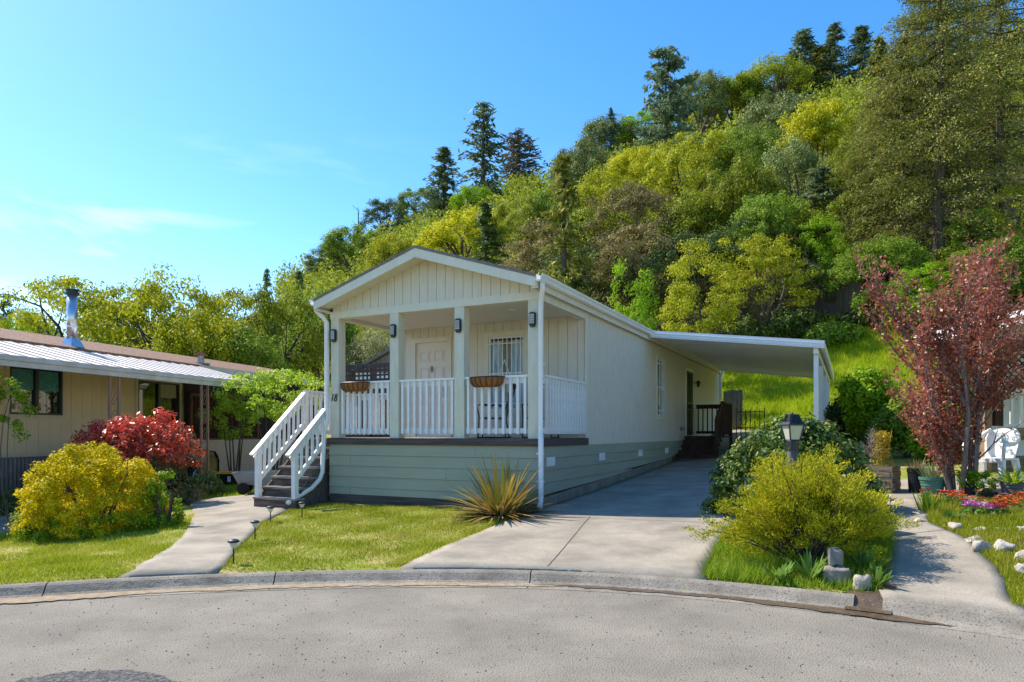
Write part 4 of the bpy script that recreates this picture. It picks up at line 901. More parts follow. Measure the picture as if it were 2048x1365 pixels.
# lattice wall on a stucco base beyond the sliding door
lx = TW + 0.30
pb('half_wall', 'stucco', tan, (lx - 0.25, lx, 2.02, 9.4, -0.2, 1.27))
pb('lattice_backing', 'dark_recess', tan, (lx - 0.24, lx - 0.2, 2.02, 9.4, 1.271, 3.4))
lat = pb('lattice_frame', 'brown_lattice', tan, (lx - 0.06, lx, 2.03, 2.12, 1.272, 2.72), (lx - 0.06, lx, 5.3, 5.39, 1.272, 2.72), (lx - 0.06, lx, 2.121, 5.299, 2.64, 2.72), (lx - 0.06, lx, 2.121, 5.299, 1.272, 1.33))
for sg in (-1, 1):
    for i in range(34):
        y0 = 2.1 + (i - 12) * 0.14
        a = [(y0, 1.33), (y0 + 1.31, 2.64)] if sg > 0 else [(y0, 2.64), (y0 + 1.31, 1.33)]
        (ya, za), (yb, zb) = a
        if yb < 2.15 or ya > 5.3: continue
        if ya < 2.12: za += (zb - za) * (2.12 - ya) / (yb - ya); ya = 2.12
        if yb > 5.3: zb = za + (zb - za) * (5.3 - ya) / (yb - ya); yb = 5.3
        MB().bar((lx - 0.02 - 0.012 * sg, ya, za), (lx - 0.02 - 0.012 * sg, yb, zb), 0.009, 0.035, up=(1, 0, 0)).build('lattice_slat', 'brown_lattice', lat)
# stove pipe and vents on the tan roof
cp = thing('stove_pipe', 'tall shiny steel stove pipe on the tan house roof', 'chimney', (*NLc(-3.05, -1.35), nz(-3.05)), NA)
MB().prism([(-0.24, -0.24, -0.06), (0.24, -0.24, -0.12), (0.24, 0.24, -0.12), (-0.24, 0.24, -0.06)], (0, 0, 0), (0, 0, 0.08)).build('flashing', 'steel', cp)
m = MB(); m.lathe([(0.30, -0.02), (0.15, 0.26), (0.15, 0.28)], 4); m.build('base_cone', 'steel', cp, rot=(0, 0, R(45)))
m = MB(); m.lathe([(0.125, 0.2), (0.125, 1.38)], 18); m.smooth = True; m.build('pipe', 'steel', cp)
MB().lathe([(0.135, 0.52), (0.135, 0.56)], 18).build('pipe_collar', 'white_metal', cp); MB().lathe([(0.13, 1.381), (0.16, 1.40), (0.16, 1.44), (0.14, 1.45), (0.14, 1.48), (0.165, 1.49), (0.165, 1.52), (0.05, 1.54)], 18).build('cap', 'black_metal', cp)
cv = thing('roof_vent', 'short galvanised vent with rusty cap on the tan house roof', 'vent', (*NLc(-2.95, 3.3), nz(-2.95) + 0.03), NA)
MB().box(-0.2, 0.2, -0.2, 0.2, 0, 0.05).build('flashing', 'dull_steel', cv); MB().lathe([(0.10, 0.05), (0.10, 0.28)], 14).build('pipe', 'dull_steel', cv); MB().lathe([(0.14, 0.281), (0.15, 0.36), (0.09, 0.37), (0.09, 0.40)], 14).build('cap', 'rust_rib_shade', cv)
# black car tucked under the awning
gc = gzf(*NLc(-1.15, -1.2)) + 0.0
car = thing('parked_car', 'black car parked under the awning behind the red shrub', 'car', (*NLc(-1.15, -1.25), gc), NA)
prof = [(-2.1, 0.25), (-2.15, 0.55), (-2.0, 0.80), (-1.1, 0.92), (-0.45, 1.36), (0.9, 1.40), (1.6, 1.06), (2.05, 1.00), (2.16, 0.75), (2.15, 0.32), (2.05, 0.22)]
m = MB(); P = []
for x, sc in ((-0.80, .97), (-0.84, 1.0), (0.84, 1.0), (0.80, .97)):
    for y, z in prof: P.append((x * (1 - 0.16 * max(0, z - 0.9) / 0.5), y, 0.22 + (z - 0.22) * sc))
k = len(prof); F_ = [tuple(range(k)), tuple(range(3 * k, 4 * k))[::-1]]
for r_ in range(3): F_ += [(r_ * k + j, (r_ + 1) * k + j, (r_ + 1) * k + (j + 1) % k, r_ * k + (j + 1) % k) for j in range(k)]
m.add(P, F_); m.build('body', 'car_black', car)
for sx in (-1, 1):
    for yy in (-1.32, 1.30):
        wv = MB(); 
        wv.tube([(sx * 0.70, yy, 0.32), (sx * 0.87, yy, 0.32)], 0.32, 20); w_ = wv.build('wheel', 'tyre', car)
        sp = MB(); sp.tube([(sx * 0.871, yy, 0.32), (sx * 0.878, yy, 0.32)], 0.06, 12)
        for q_ in range(5):
            a = q_ * 1.2566; sp.bar((sx * 0.875, yy + 0.05 * math.cos(a), 0.32 + 0.05 * math.sin(a)), (sx * 0.875, yy + 0.22 * math.cos(a), 0.32 + 0.22 * math.sin(a)), 0.012, 0.045, up=(1, 0, 0))
        sp.tube([(sx * 0.875, yy + 0.225 * math.cos(t), 0.32 + 0.225 * math.sin(t)) for t in np.linspace(0, 6.283, 21)], 0.014, 5, cap=False); sp.build('rim', 'steel', w_)
for sx in (-1, 1): pb('tail_light', 'rust_rib_shade', car, (sx * 0.68 - 0.12, sx * 0.68 + 0.12, 2.13, 2.175, 0.78, 0.90))
pb('side_window', 'dark_glass', car, (0.775, 0.79, -0.55, 0.95, 0.98, 1.26))
bx, by = G(458, 972); tb = thing('storage_tote', 'black storage tote with orange lid beside the grey garden cart', 'tote', (bx, by, gzf(bx, by)), R(-8))
m = MB(); m.prism([(-0.25, -0.18, 0), (0.25, -0.18, 0), (0.25, 0.18, 0), (-0.25, 0.18, 0)], (0, 0, 0), (0, 0, 0.01)); m.add([(-0.25, -0.17, .01), (0.25, -0.17, .01), (0.25, 0.17, .01), (-0.25, 0.17, .01), (-0.29, -0.20, .33), (0.29, -0.20, .33), (0.29, 0.20, .33), (-0.29, 0.20, .33)], [(0, 1, 5, 4), (1, 2, 6, 5), (2, 3, 7, 6), (3, 0, 4, 7), (4, 5, 6, 7)]); m.build('box', 'bin_black', tb)
MB().box(-0.31, 0.31, -0.22, 0.22, 0.331, 0.36).box(-0.27, 0.27, -0.18, 0.18, 0.3605, 0.385).build('lid', 'orange_lid', tb); MB().box(0.08, 0.16, -0.214, -0.19, 0.12, 0.27).build('paper_label', 'paper_label', tb)
bx, by = G(500, 988); ct = thing('garden_cart', 'grey plastic garden cart standing behind the white stair rail', 'cart', (bx + .1, by, gzf(bx + .1, by)), R(12))
m = MB(); m.add([(-0.30, -0.22, .22), (0.36, -0.22, .2), (0.36, 0.22, .2), (-0.30, 0.22, .22), (-0.42, -0.30, .47), (0.46, -0.30, .49), (0.46, 0.30, .49), (-0.42, 0.30, .47)], [(3, 2, 1, 0), (0, 1, 5, 4), (1, 2, 6, 5), (2, 3, 7, 6), (3, 0, 4, 7)]); m.tube([(-0.42, -0.3, .475), (0.46, -0.3, .495), (0.46, 0.3, .495), (-0.42, 0.3, .475), (-0.42, -0.3, .475)], 0.018, 6); m.build('tub', 'cart_grey', ct)
for sy in (-1, 1): MB().tube([(-0.2, sy * 0.22, 0.13), (-0.2, sy * 0.29, 0.13)], 0.13, 16).build('wheel', 'tyre', ct)
pb('leg', 'cart_grey', ct, (0.26, 0.32, -0.2, -0.15, 0, 0.22)); pb('leg', 'cart_grey', ct, (0.26, 0.32, 0.15, 0.2, 0, 0.22))

# ================================================================== fences, back house
pf = thing('privacy_fence', 'dark grey privacy fence with square lattice top behind the porch', 'fence', (HX, HYY, 0), HA)
fy = 2.75; x0, x1 = -6.75, -4.42
for x in (x0, -5.6, x1 - 0.09): pb('post', 'fence_dark', pf, (x, x + 0.09, fy, fy + 0.09, 0.0, 3.1))
pb('rail', 'fence_dark', pf, (x0, x1, fy - 0.03, fy - 0.002, 3.02, 3.12)); pb('rail', 'fence_dark', pf, (x0, x1, fy - 0.03, fy - 0.002, 2.58, 2.68)); pb('rail', 'fence_dark', pf, (x0, x1, fy - 0.03, fy - 0.002, 1.7, 1.8))
x = x0 + 0.05
while x < x1 - 0.05: pb('lattice_slat', 'fence_dark', pf, (x, x + 0.045, fy + 0.0, fy + 0.012, 2.681, 3.019)); x += 0.125
for z in (2.74, 2.85, 2.96): pb('lattice_slat', 'fence_dark', pf, (x0 + .09, x1 - .09, fy + 0.013, fy + 0.025, z - 0.02, z + 0.025))
x = x0 + 0.02
while x < x1 - 0.1: pb('board', 'fence_dark', pf, (x, x + 0.137, fy + 0.0, fy + 0.02, 0.15, 2.579)); x += 0.14
gh = thing('grey_house', 'grey and white gabled house seen between the porch posts', 'house', (-4.6, 33.5, gzf(-4.6, 33.5)), 0)
zb = gzf(-4.6, 33.5); za = 4.75 - zb
MB().prism([(-3.2, 0, 0), (3.2, 0, 0), (3.2, 0, za - 0.3), (-3.2, 0, za - 0.3)], (0, 0, 0), (0, 6, 0)).build('wall', 'white_paint', gh)
MB().prism([(-3.2, 0.02, za - 0.299), (3.2, 0.02, za - 0.299), (0, 0.02, za + 1.5)], (0, 0, 0), (0, 5.9, 0)).build('gable_wall', 'grey_wood', gh)
for sg in (-1, 1): MB().prism([(0, -0.35, za + 1.68), (sg * 3.75, -0.35, za - 0.42), (sg * 3.75, -0.35, za - 0.55), (0, -0.35, za + 1.53)], (0, 0, 0), (0, 6.6, 0)).build('roof', 'grey_shingle', gh)
wv = pb('window', 'dark_glass', gh, (-2.15, -1.45, -0.03, -0.004, za - 1.0, za - 0.55)); pb('frame', 'white_paint', wv, (-2.22, -2.15, -0.05, -0.003, za - 1.07, za - 0.48), (-1.45, -1.38, -0.05, -0.003, za - 1.07, za - 0.48), (-2.149, -1.451, -0.05, -0.003, za - 0.55, za - 0.48), (-2.149, -1.451, -0.05, -0.003, za - 1.07, za - 1.0))
hf = thing('board_fence', 'long weathered grey board fence across the hillside', 'fence', (0, 0, 0))
bm = None
for i in range(96):
    px = 1425 + i * 3.6; Y = 15.5 / (0.43 + 0.36 * (px - 1024) / F - 0.172) + 0.3 * math.sin(i * 0.06); X = ray(px, Y); z = gzf(X, Y); hgt = 1.75 + 0.08 * math.sin(i * 12.9)
    if bm is None: bm = MB().box(-0.062, 0.062, -0.012, 0.012, -0.2, 1.0).mesh('board'); bm.materials.append(MATS['grey_wood'])
    b = link('board', bm, None, hf, (X, Y, z), (0, R(1.5) * math.sin(i * 7.7), 0.1)); b.scale = (0.9, 1, hgt)
    if i % 16 == 8: pb('post', 'grey_wood', hf, (X - 0.06, X + 0.06, Y + 0.03, Y + 0.15, z - 0.2, z + 1.8))
fp = thing('fence_panel', 'short weathered board fence at the far end of the carport', 'fence', (HX, HYY, 0), HA)
for i in range(5):
    x = 0.04 + i * 0.145; g_ = gzf(*HL(x, 17.6)); pb('board', 'grey_wood', fp, (x, x + 0.138, 17.6, 17.625, g_ - 0.1, g_ + 1.55 + 0.02 * (i % 3)))
for z in (0.35, 1.35): pb('rail', 'grey_wood', fp, (0.04, 0.76, 17.63, 17.67, gzf(*HL(1, 17.6)) + z, gzf(*HL(1, 17.6)) + z + 0.09))
ig = thing('iron_gate', 'small black iron gate beside the brown side steps', 'gate', (HX, HYY, 0), HA)
g_ = gzf(*HL(1.9, 12.4)); m = MB()
for i in range(7): MB().bar((1.28 + i * 0.14, 12.4, g_ + 0.02), (1.28 + i * 0.14, 12.4, g_ + 1.18 + (0.06 if i in (0, 6) else 0)), 0.025, 0.025).build('bar', 'black_metal', ig)
for z in (0.12, 0.62, 1.12): MB().bar((1.28, 12.4, g_ + z), (2.12, 12.4, g_ + z), 0.03, 0.03).build('rail', 'black_metal', ig)
m.tube([(1.5 + 0.1 * math.cos(t), 12.38, g_ + 0.88 + 0.16 * math.sin(t)) for t in np.linspace(0, 6.28, 16)], 0.012, 5, cap=False); m.build('scroll', 'black_metal', ig)

# ================================================================== house on the right: porch corner
rh = thing('right_house', 'porch corner of the right neighbour with white roof edge and dark lattice', 'house', (8.55, 12.3, 0))
MB().prism([(-0.48, -6, 3.40), (5, -6, 4.0), (5, -6, 3.85), (-0.48, -6, 3.25)], (0, 0, 0), (0, 7.2, 0)).build('roof', 'white_metal', rh)
m = MB(); m.box(-0.52, -0.47, -6, 1.2, 3.22, 3.43); m.box(-0.56, -0.521, -6, 1.2, 3.34, 3.43); m.build('roof_fascia', 'white_metal', rh)
g_ = gzf(8.55, 12.2)
pb('post', 'timber_post', rh, (-0.06, 0.06, -0.12, 0.0, g_ - 0.05, 3.24)); pb('post', 'dark_stain', rh, (0.22, 0.36, 0.0, 0.14, g_ + 0.85, 3.24)); pb('post', 'timber_post', rh, (0.10, 0.17, 0.05, 0.12, g_ - 0.05, 3.24))
lf = pb('lattice_frame', 'fence_dark', rh, (0.361, 3.4, 0.03, 0.09, 3.0, 3.2), (0.361, 3.4, 0.03, 0.09, 2.32, 2.38))
for sg in (-1, 1):
    for i in range(26):
        xa = 0.37 + (i - 5) * 0.13; xb = xa + 0.62; za_, zb_ = (2.38, 3.0) if sg > 0 else (3.0, 2.38)
        if xb < 0.4 or xa > 3.3: continue
        if xa < 0.37: za_ += (zb_ - za_) * (0.37 - xa) / 0.62; xa = 0.37
        MB().bar((xa, 0.06 + 0.01 * sg, za_), (xb, 0.06 + 0.01 * sg, zb_), 0.01, 0.04, up=(0, 1, 0)).build('lattice_slat', 'fence_dark', lf)
rr = pb('railing', 'white_paint', rh, (0.361, 3.4, 0.02, 0.08, 2.24, 2.30), (0.361, 3.4, 0.02, 0.08, 1.60, 1.66))
for i in range(16): pb('baluster', 'white_paint', rr, (0.52 + i * 0.18, 0.56 + i * 0.18, 0.03, 0.07, 1.661, 2.239))
pb('shelf_board', 'planter_wood', rh, (0.361, 3.4, -0.05, 0.1, 1.36, 1.59)); pb('skirt_panel', 'blue_white', rh, (0.10, 3.4, 0.145, 0.2, 1.08, 1.355)); pb('skirt_panel', 'planter_wood', rh, (0.10, 3.4, 0.15, 0.2, g_ - 0.1, 1.079)); pb('inner_wall', 'blue_white', rh, (0.9, 3.4, 1.5, 1.55, g_, 3.5))
# ================================================================== vegetation
def dirs(rng, n):
    d = rng.randn(n, 3); return d / np.linalg.norm(d, axis=1)[:, None]
def unit(d): return d / (np.linalg.norm(d, axis=1)[:, None] + 1e-9)
def leaf_v(P, D, size, asp, rng, var=0.8):
    n = len(P); D = unit(D); W_ = unit(np.cross(D, dirs(rng, n))); s = (size * (1 - var / 2 + var * rng.rand(n)))[:, None]
    return np.stack([P - D * s * .5, P + W_ * s * asp * .5 + D * s * .05, P + D * s * .5, P - W_ * s * asp * .5 + D * s * .05], 1).reshape(-1, 3)
def leaf_mesh(name, Vs, mat=None):
    V = np.concatenate(Vs); me = mesh_np(name, V, np.arange(len(V)))
    if mat: me.materials.append(MATS[mat])
    return me
def clump_leaves(C, rad, per, size, asp, rng, out=0.6, up=0.2, flat=0.75, droop=0.0):
    C = np.repeat(np.asarray(C, float), per, 0); rr = np.repeat(np.broadcast_to(rad, (len(C) // per,)), per); n = len(C)
    N = dirs(rng, n); P = C + N * (rr * rng.rand(n) ** 0.45)[:, None] * np.array([1, 1, flat])
    # leaf blades lie roughly tangent to the clump, so each clump shows a lit and a shaded side
    Nn = unit(N * (0.55 + 0.5 * out) + dirs(rng, n) * 0.55 + np.array([0, 0, 0.25 + 0.3 * max(up, 0)])); D = unit(np.cross(Nn, dirs(rng, n))); W_ = np.cross(Nn, D); s = (size * (0.6 + 0.8 * rng.rand(n)))[:, None]
    D = unit(D + np.array([0, 0, 0.5 * (up - droop)]))
    return np.stack([P - D * s * .5, P + W_ * s * asp * .5 + D * s * .05, P + D * s * .5, P - W_ * s * asp * .5 + D * s * .05], 1).reshape(-1, 3)
def wobble(rng, k=8, amp=0.3):
    L_ = dirs(rng, k); a = (rng.rand(k) - 0.35) * 2 * amp
    return lambda N: 1 + (np.clip(N @ L_.T, 0, 1) ** 4 * a).sum(1)
def limb(m, p, q, r0, r1, rng, seg=4, sag=0.08, n=6):
    p, q = np.array(p, float), np.array(q, float); ln = np.linalg.norm(q - p); pts = []
    off = rng.randn(3) * ln * sag
    for i in range(seg + 1):
        t = i / seg; pts.append(tuple(p + (q - p) * t + off * math.sin(math.pi * t) + np.array([0, 0, ln * 0.10 * math.sin(math.pi * t)])))
    m.tube(pts, [r0 + (r1 - r0) * i / seg for i in range(seg + 1)], n)
    return pts
def broadleaf(seed, n=70, per=110, size=0.30, rx=4.0, rz=3.3, cz=6.3, clr=1.15, asp=0.6, th=3.0, open_=0.0, flat=0.7):
    """tree 10 m tall, about 8 m wide: trunk with limbs, and a lumpy crown of leaf clumps with gaps"""
    rng = np.random.RandomState(seed); wob = wobble(rng, 9, 0.32)
    N = dirs(rng, n * 3); N = N[N[:, 2] > -0.45][:n]; r = (0.5 + 0.5 * rng.rand(len(N)) ** 0.5) * wob(N)
    C = N * r[:, None] * np.array([rx, rx, rz]) + np.array([0, 0, cz]); C[:, 2] = np.clip(C[:, 2], 2.0, 9.6)
    rad = clr * (0.6 + 0.7 * rng.rand(len(C)))
    crown = leaf_mesh('crown', [clump_leaves(C, rad, per, size, asp, rng, 0.5, 0.15, flat)])
    m = MB(); top = np.array([rng.randn() * 0.3, rng.randn() * 0.3, th]); limb(m, (0, 0, -0.4), top, 0.30, 0.2, rng, 4, 0.04, 8)
    order = np.argsort(rng.rand(len(C)))[:16]
    for j, i in enumerate(order[:6]):
        mid = top + (C[i] - top) * 0.6; limb(m, top, C[i], 0.15, 0.03, rng, 4, 0.08, 5)
        near = np.argsort(np.linalg.norm(C - mid, axis=1))[:5]
        for k in near: limb(m, mid, C[k], 0.06, 0.015, rng, 3, 0.06, 4)
    return m.mesh('trunk'), crown
def conifer(seed, whorls=30, per=26, size=0.55, rad=1.9, z0=1.2, asp=0.28, droop=0.35, gap=0.15, taper=0.85, nb=6):
    """conifer 10 m tall: straight trunk, tiers of uneven drooping branches"""
    rng = np.random.RandomState(seed); P, D = [], []; m = MB()
    m.tube([(0, 0, -0.4), (0.03, 0.02, 3), (-0.03, 0.03, 6.5), (0, 0, 9.9)], [0.20, 0.16, 0.09, 0.015], 7)
    for w in range(whorls):
        t = w / whorls; z = z0 + (9.85 - z0) * t ** 0.9
        for b in range(nb):
            if rng.rand() < gap: continue
            a = rng.rand() * 6.283; ln = rad * ((1 - t) ** taper * (0.5 + 0.65 * rng.rand()) + 0.06); dz = -droop * ln * (0.5 + rng.rand()) + 0.25 * ln * t
            d = np.array([math.cos(a), math.sin(a), 0]); e = np.array([0, 0, z]) + d * ln + np.array([0, 0, dz])
            if ln > 0.6 and b % 2 == 0: m.tube([(0, 0, z), tuple(e * 0.85 + np.array([0, 0, z]) * 0.15)], [0.035, 0.01], 4)
            k = max(4, int(per * (0.3 + ln / rad))); s = rng.rand(k) ** 0.7
            base = np.array([0, 0, z]) + (e - np.array([0, 0, z])) * s[:, None]; base += rng.randn(k, 3) * np.array([1, 1, 0.5]) * (0.09 + 0.12 * ln / rad * s)[:, None] * 1.1
            P.append(base); D.append(d * 0.8 + rng.randn(k, 3) * 0.5 + np.array([0, 0, -0.35]))
    P, D = np.concatenate(P), np.concatenate(D)
    return m.mesh('trunk'), leaf_mesh('crown', [leaf_v(P, D, size, asp, rng)])
PROTO = {}
for i in range(4): PROTO['oak%d' % i] = broadleaf(20 + i, 100, 190, 0.19, asp=0.65, clr=0.86, flat=0.8)
for i in range(3): PROTO['dense%d' % i] = broadleaf(40 + i, 125, 180, 0.18, rx=3.9, rz=3.7, cz=5.8, th=2.2, clr=0.88, flat=0.8)
for i in range(3): PROTO['airy%d' % i] = broadleaf(60 + i, 84, 210, 0.18, rx=4.0, rz=3.5, cz=6.0, clr=1.0, th=2.6, flat=0.55)
for i in range(2): PROTO['young%d' % i] = broadleaf(80 + i, 95, 150, 0.16, rx=3.7, rz=4.2, cz=5.4, clr=0.9, th=1.8, flat=0.5)
for i in range(3): PROTO['fir%d' % i] = conifer(100 + i, 28, 46, 0.36, gap=0.3, droop=0.22, nb=6)
PROTO['sparse0'] = conifer(110, 24, 18, 0.5, 1.7, 2.5, gap=0.35, droop=0.15, taper=0.5)
PROTO['pine0'] = conifer(111, 22, 34, 0.5, 2.6, 3.6, gap=0.3, droop=0.0, taper=0.45)
for i in range(2): PROTO['redwood%d' % i] = conifer(120 + i, 40, 210, 0.09, 2.9, 1.9, asp=0.36, droop=0.3, gap=0.22, taper=0.6, nb=7)
for k, (a, b) in PROTO.items(): a.materials.append(MATS['bark']); b.materials.append(MATS['leaf_oak'])
def plant_tree(kind, px, ytop, wpx, Ht, mat, label, group, Y=None, rot=None, bark='bark', name='tree', wf=None):
    r_ = (px - 1024) / F
    hgt = lambda Y: CAMZ + (HY - ytop) * Y / F - gzf(r_ * Y, Y)
    if Y is None:
        Ys = [y_ for y_ in np.arange(40, 230, 1.0) if (0.36 * r_ + 0.43) * y_ < 75 - 1.15 * max(0, min(60, -r_ * y_ - 25))] or [40.0]; Y = float(min(Ys, key=lambda Y: abs(hgt(Y) - Ht) - 0.02 * Y))
    H_ = hgt(Y); X = r_ * Y
    me_t, me_c = PROTO[kind]
    t = thing(name, label, 'tree', (X, Y, gzf(X, Y)), 0, group); t.rotation_euler = (0, 0, (px * 7.13 + ytop) % 6.28 if rot is None else rot)
    ow = {'f': 2.5, 's': 2.6, 'p': 4.6, 'r': 5.4}.get(kind[0], 8.2); sx = wpx * Y / F / ow
    for nm, me, mt in (('trunk', me_t, bark), ('crown', me_c, mat)):
        o = link(nm, me, None, t); o.material_slots[0].link = 'OBJECT'; o.material_slots[0].material = MATS[mt]; o.scale = (sx, sx, H_ / 10)
    return t
GR = 'trees on the wooded hillside'
RD = 'firs along the hill crest'
for a in [  # conifers of the crest, left to right
 ('fir0', 533, 530, 34, 14, 'needle_blue', 'tiny dark fir poking above the oaks left of the porch roof'),
 ('fir1', 597, 534, 42, 14, 'needle_blue', 'small dark fir on the skyline just left of the porch eave'),
 ('fir2', 888, 291, 74, 20, 'needle_blue', 'dark pointed fir on the crest, left of the tallest one'),
 ('sparse0', 967, 203, 82, 26, 'needle_blue', 'tall narrow sparse fir standing alone high above the porch gable'),
 ('sparse0', 1036, 262, 92, 22, 'needle_grey', 'grey half-bare conifer right beside the tall narrow fir'),
 ('fir0', 1222, 212, 30, 14, 'needle_blue', 'tip of a small fir above the rounded crest trees'),
 ('fir1', 1128, 300, 110, 16, 'needle_olive', 'dark drooping conifer below the crest above the porch'),
 ('pine0', 1332, 92, 120, 21, 'needle_blue', 'large broad-topped pine alone on the skyline'),
 ('fir2', 1606, 58, 96, 20, 'needle_blue', 'blue-green fir on the crest, left of the three skyline firs at right'),
 ('fir0', 1668, 42, 66, 20, 'needle_blue', 'slender fir on the crest, middle of the three at right'),
 ('fir1', 1722, 50, 80, 20, 'needle_blue', 'fir on the crest beside the big olive conifers'),
 ('fir0', 1760, 62, 100, 18, 'needle_olive', 'olive fir on the crest just left of the biggest conifers'),
 ('fir1', 1640, 92, 90, 16, 'needle_olive', 'olive fir filling the gap between the left two skyline firs'),
 ('fir2', 972, 400, 84, 11, 'leaf_dark', 'dark bushy conifer under the tall narrow fir'),
 ('fir1', 1640, 330, 120, 13, 'needle_blue', 'dark conifer among the oaks in mid-slope at right'),
]: plant_tree(*a[:7], RD, name='fir_tree')
for a in [  # rounded trees, crest first
 ('airy0', 655, 488, 90, 9, 'leaf_dark', 'olive tree at the left foot of the skyline slope'),
 ('oak0', 705, 452, 120, 11, 'leaf_green', 'round green tree on the skyline left of the bare snag'),
 ('airy1', 770, 396, 90, 11, 'leaf_dark', 'thin dark tree on the skyline beside the bare snag'),
 ('oak1', 835, 385, 100, 11, 'leaf_green', 'green tree on the skyline left of the pointed fir'),
 ('dense0', 945, 366, 90, 10, 'leaf_bright', 'bright green tree tucked under the tall narrow fir'),
 ('oak3', 790, 470, 120, 9, 'leaf_oakyellow', 'olive yellow tree just above the left porch roof'),
 ('oak2', 930, 428, 190, 9, 'leaf_yellow', 'large golden yellow oak directly above the porch peak'),
 ('airy2', 1040, 395, 120, 10, 'leaf_oak', 'loose olive tree right of the golden oak'),
 ('dense1', 1105, 370, 150, 10, 'leaf_green', 'mid green tree below the drooping dark conifer'),
 ('dense2', 1160, 284, 130, 12, 'leaf_madrone', 'rounded grey-green madrone on the crest, left one'),
 ('dense0', 1215, 232, 130, 12, 'leaf_madrone', 'rounded grey-green madrone on the crest, middle one'),
 ('oak1', 1288, 238, 120, 10, 'leaf_bright', 'vivid lime tree left of the big skyline pine'),
 ('oak0', 1275, 300, 130, 9, 'leaf_yellow', 'golden tree below the vivid lime tree'),
 ('dense2', 1400, 138, 120, 13, 'leaf_madrone', 'dark rounded crest tree right of the big pine'),
 ('dense1', 1465, 150, 150, 12, 'leaf_green', 'green crest tree two along from the big pine'),
 ('oak3', 1440, 196, 150, 10, 'leaf_yellow', 'golden yellow tree below the crest right of the big pine'),
 ('dense0', 1540, 118, 160, 12, 'leaf_oak', 'olive rounded tree on the crest left of the skyline firs'),
 ('dense2', 1560, 180, 160, 11, 'leaf_madrone', 'pale madrone under the skyline firs'),
 ('oak2', 1628, 200, 160, 10, 'leaf_yellow', 'golden yellow tree in upper slope left of the big olive conifers'),
 ('dense1', 1500, 240, 150, 10, 'leaf_green', 'green tree between the two golden trees of the upper slope'),
 ('oak1', 1370, 282, 160, 10, 'leaf_oakyellow', 'yellow-green oak in mid-slope below the big pine'),
 ('dense0', 1210, 330, 150, 10, 'leaf_oakyellow', 'olive yellow tree in mid-slope above the porch eave'),
 ('dense2', 1590, 275, 160, 9, 'leaf_madrone', 'grey-green madrone under the upper golden trees'),
 ('oak0', 1475, 320, 170, 9, 'leaf_oak', 'olive oak in the middle of the slope'),
 ('dense1', 1700, 260, 130, 10, 'leaf_oak', 'olive tree half behind the big olive conifers'),
 ('airy0', 1300, 370, 190, 9, 'leaf_brown', 'brownish bare-looking tree in mid-slope'),
 ('oak2', 1400, 375, 180, 8, 'leaf_oak', 'olive oak above the young yellow trees'),
 ('airy1', 1110, 440, 200, 8, 'leaf_brown', 'wide brown-olive tree just above the right porch roof'),
 ('oak3', 1210, 415, 190, 8, 'leaf_oak', 'olive oak between the two brown trees'),
 ('dense1', 1545, 375, 170, 8, 'leaf_green', 'dark green tree in mid-slope above the carport'),
 ('dense0', 1490, 420, 170, 7.5, 'leaf_dark', 'dark evergreen shading the slope above the carport roof'),
 ('airy2', 1290, 450, 190, 7.5, 'leaf_brown', 'brown twiggy tree low on the slope above the home'),
 ('dense2', 1375, 455, 180, 7.5, 'leaf_dark', 'dark shadowed tree behind the young yellow tree'),
 ('airy0', 1180, 490, 190, 7, 'leaf_dark', 'dark tree rising directly over the home gutter'),
 ('oak1', 1640, 410, 150, 8, 'leaf_oak', 'olive tree left of the big conifer trunks'),
 ('dense0', 1700, 400, 150, 9, 'leaf_dark', 'dark tree at the foot of the big conifers'),
]: plant_tree(*a[:7], GR, name='hillside_tree')
for a in [  # nearest trees on the slope
 ('young0', 1395, 488, 190, 6, 'leaf_oakyellow', 'young yellow-green tree behind the carport roof, left one', 32.5),
 ('young1', 1530, 452, 200, 7, 'leaf_oakyellow', 'young yellow-green tree behind the carport roof, right one', 34.5),
 ('young0', 1640, 440, 130, 8, 'leaf_bright', 'bright green tree before the board fence', 37.5),
 ('airy1', 1600, 520, 130, 6, 'leaf_dark', 'dark twiggy tree before the board fence', 36),
 ('dense1', 1752, 470, 170, 8, 'leaf_green', 'full green tree between the board fence and the big conifers', 34),
 ('young1', 1845, 520, 150, 8, 'leaf_bright', 'vivid green tree right behind the red tree top', 31.5),
 ('dense0', 1995, 468, 170, 8, 'leaf_green', 'full green tree above the white neighbour roof', 30.5),
 ('young1', 1945, 410, 150, 8, 'leaf_bright', 'vivid green tree below the big conifers at right', 34),
 ('young0', 2035, 380, 130, 8, 'leaf_oakyellow', 'yellow-green tree at the right edge above the white roof', 32.5),
]: plant_tree(*a[:7], 'trees at the foot of the slope', Y=a[7], name='young_tree')
for a in [
 ('redwood0', 1880, -95, 330, 24, 'needle_olive', 'biggest olive conifer with a thick bare trunk at right', 34),
 ('redwood1', 1805, 60, 260, 20, 'needle_olive', 'olive conifer left of the biggest one', 36),
 ('redwood0', 2000, -110, 300, 24, 'needle_olive', 'tall olive conifer at the right edge of the wood', 36.5),
 ('redwood1', 1745, 190, 200, 16, 'needle_olive', 'lower olive conifer leading the row of big ones', 38),
 ('redwood1', 1850, -40, 230, 24, 'needle_blue', 'bluish conifer behind the biggest olive one', 43),
 ('redwood0', 1935, -60, 260, 24, 'needle_blue', 'bluish conifer between the two tallest olive ones', 45),
]: plant_tree(*a[:7], 'big conifers at right', Y=a[7], name='conifer_tree')
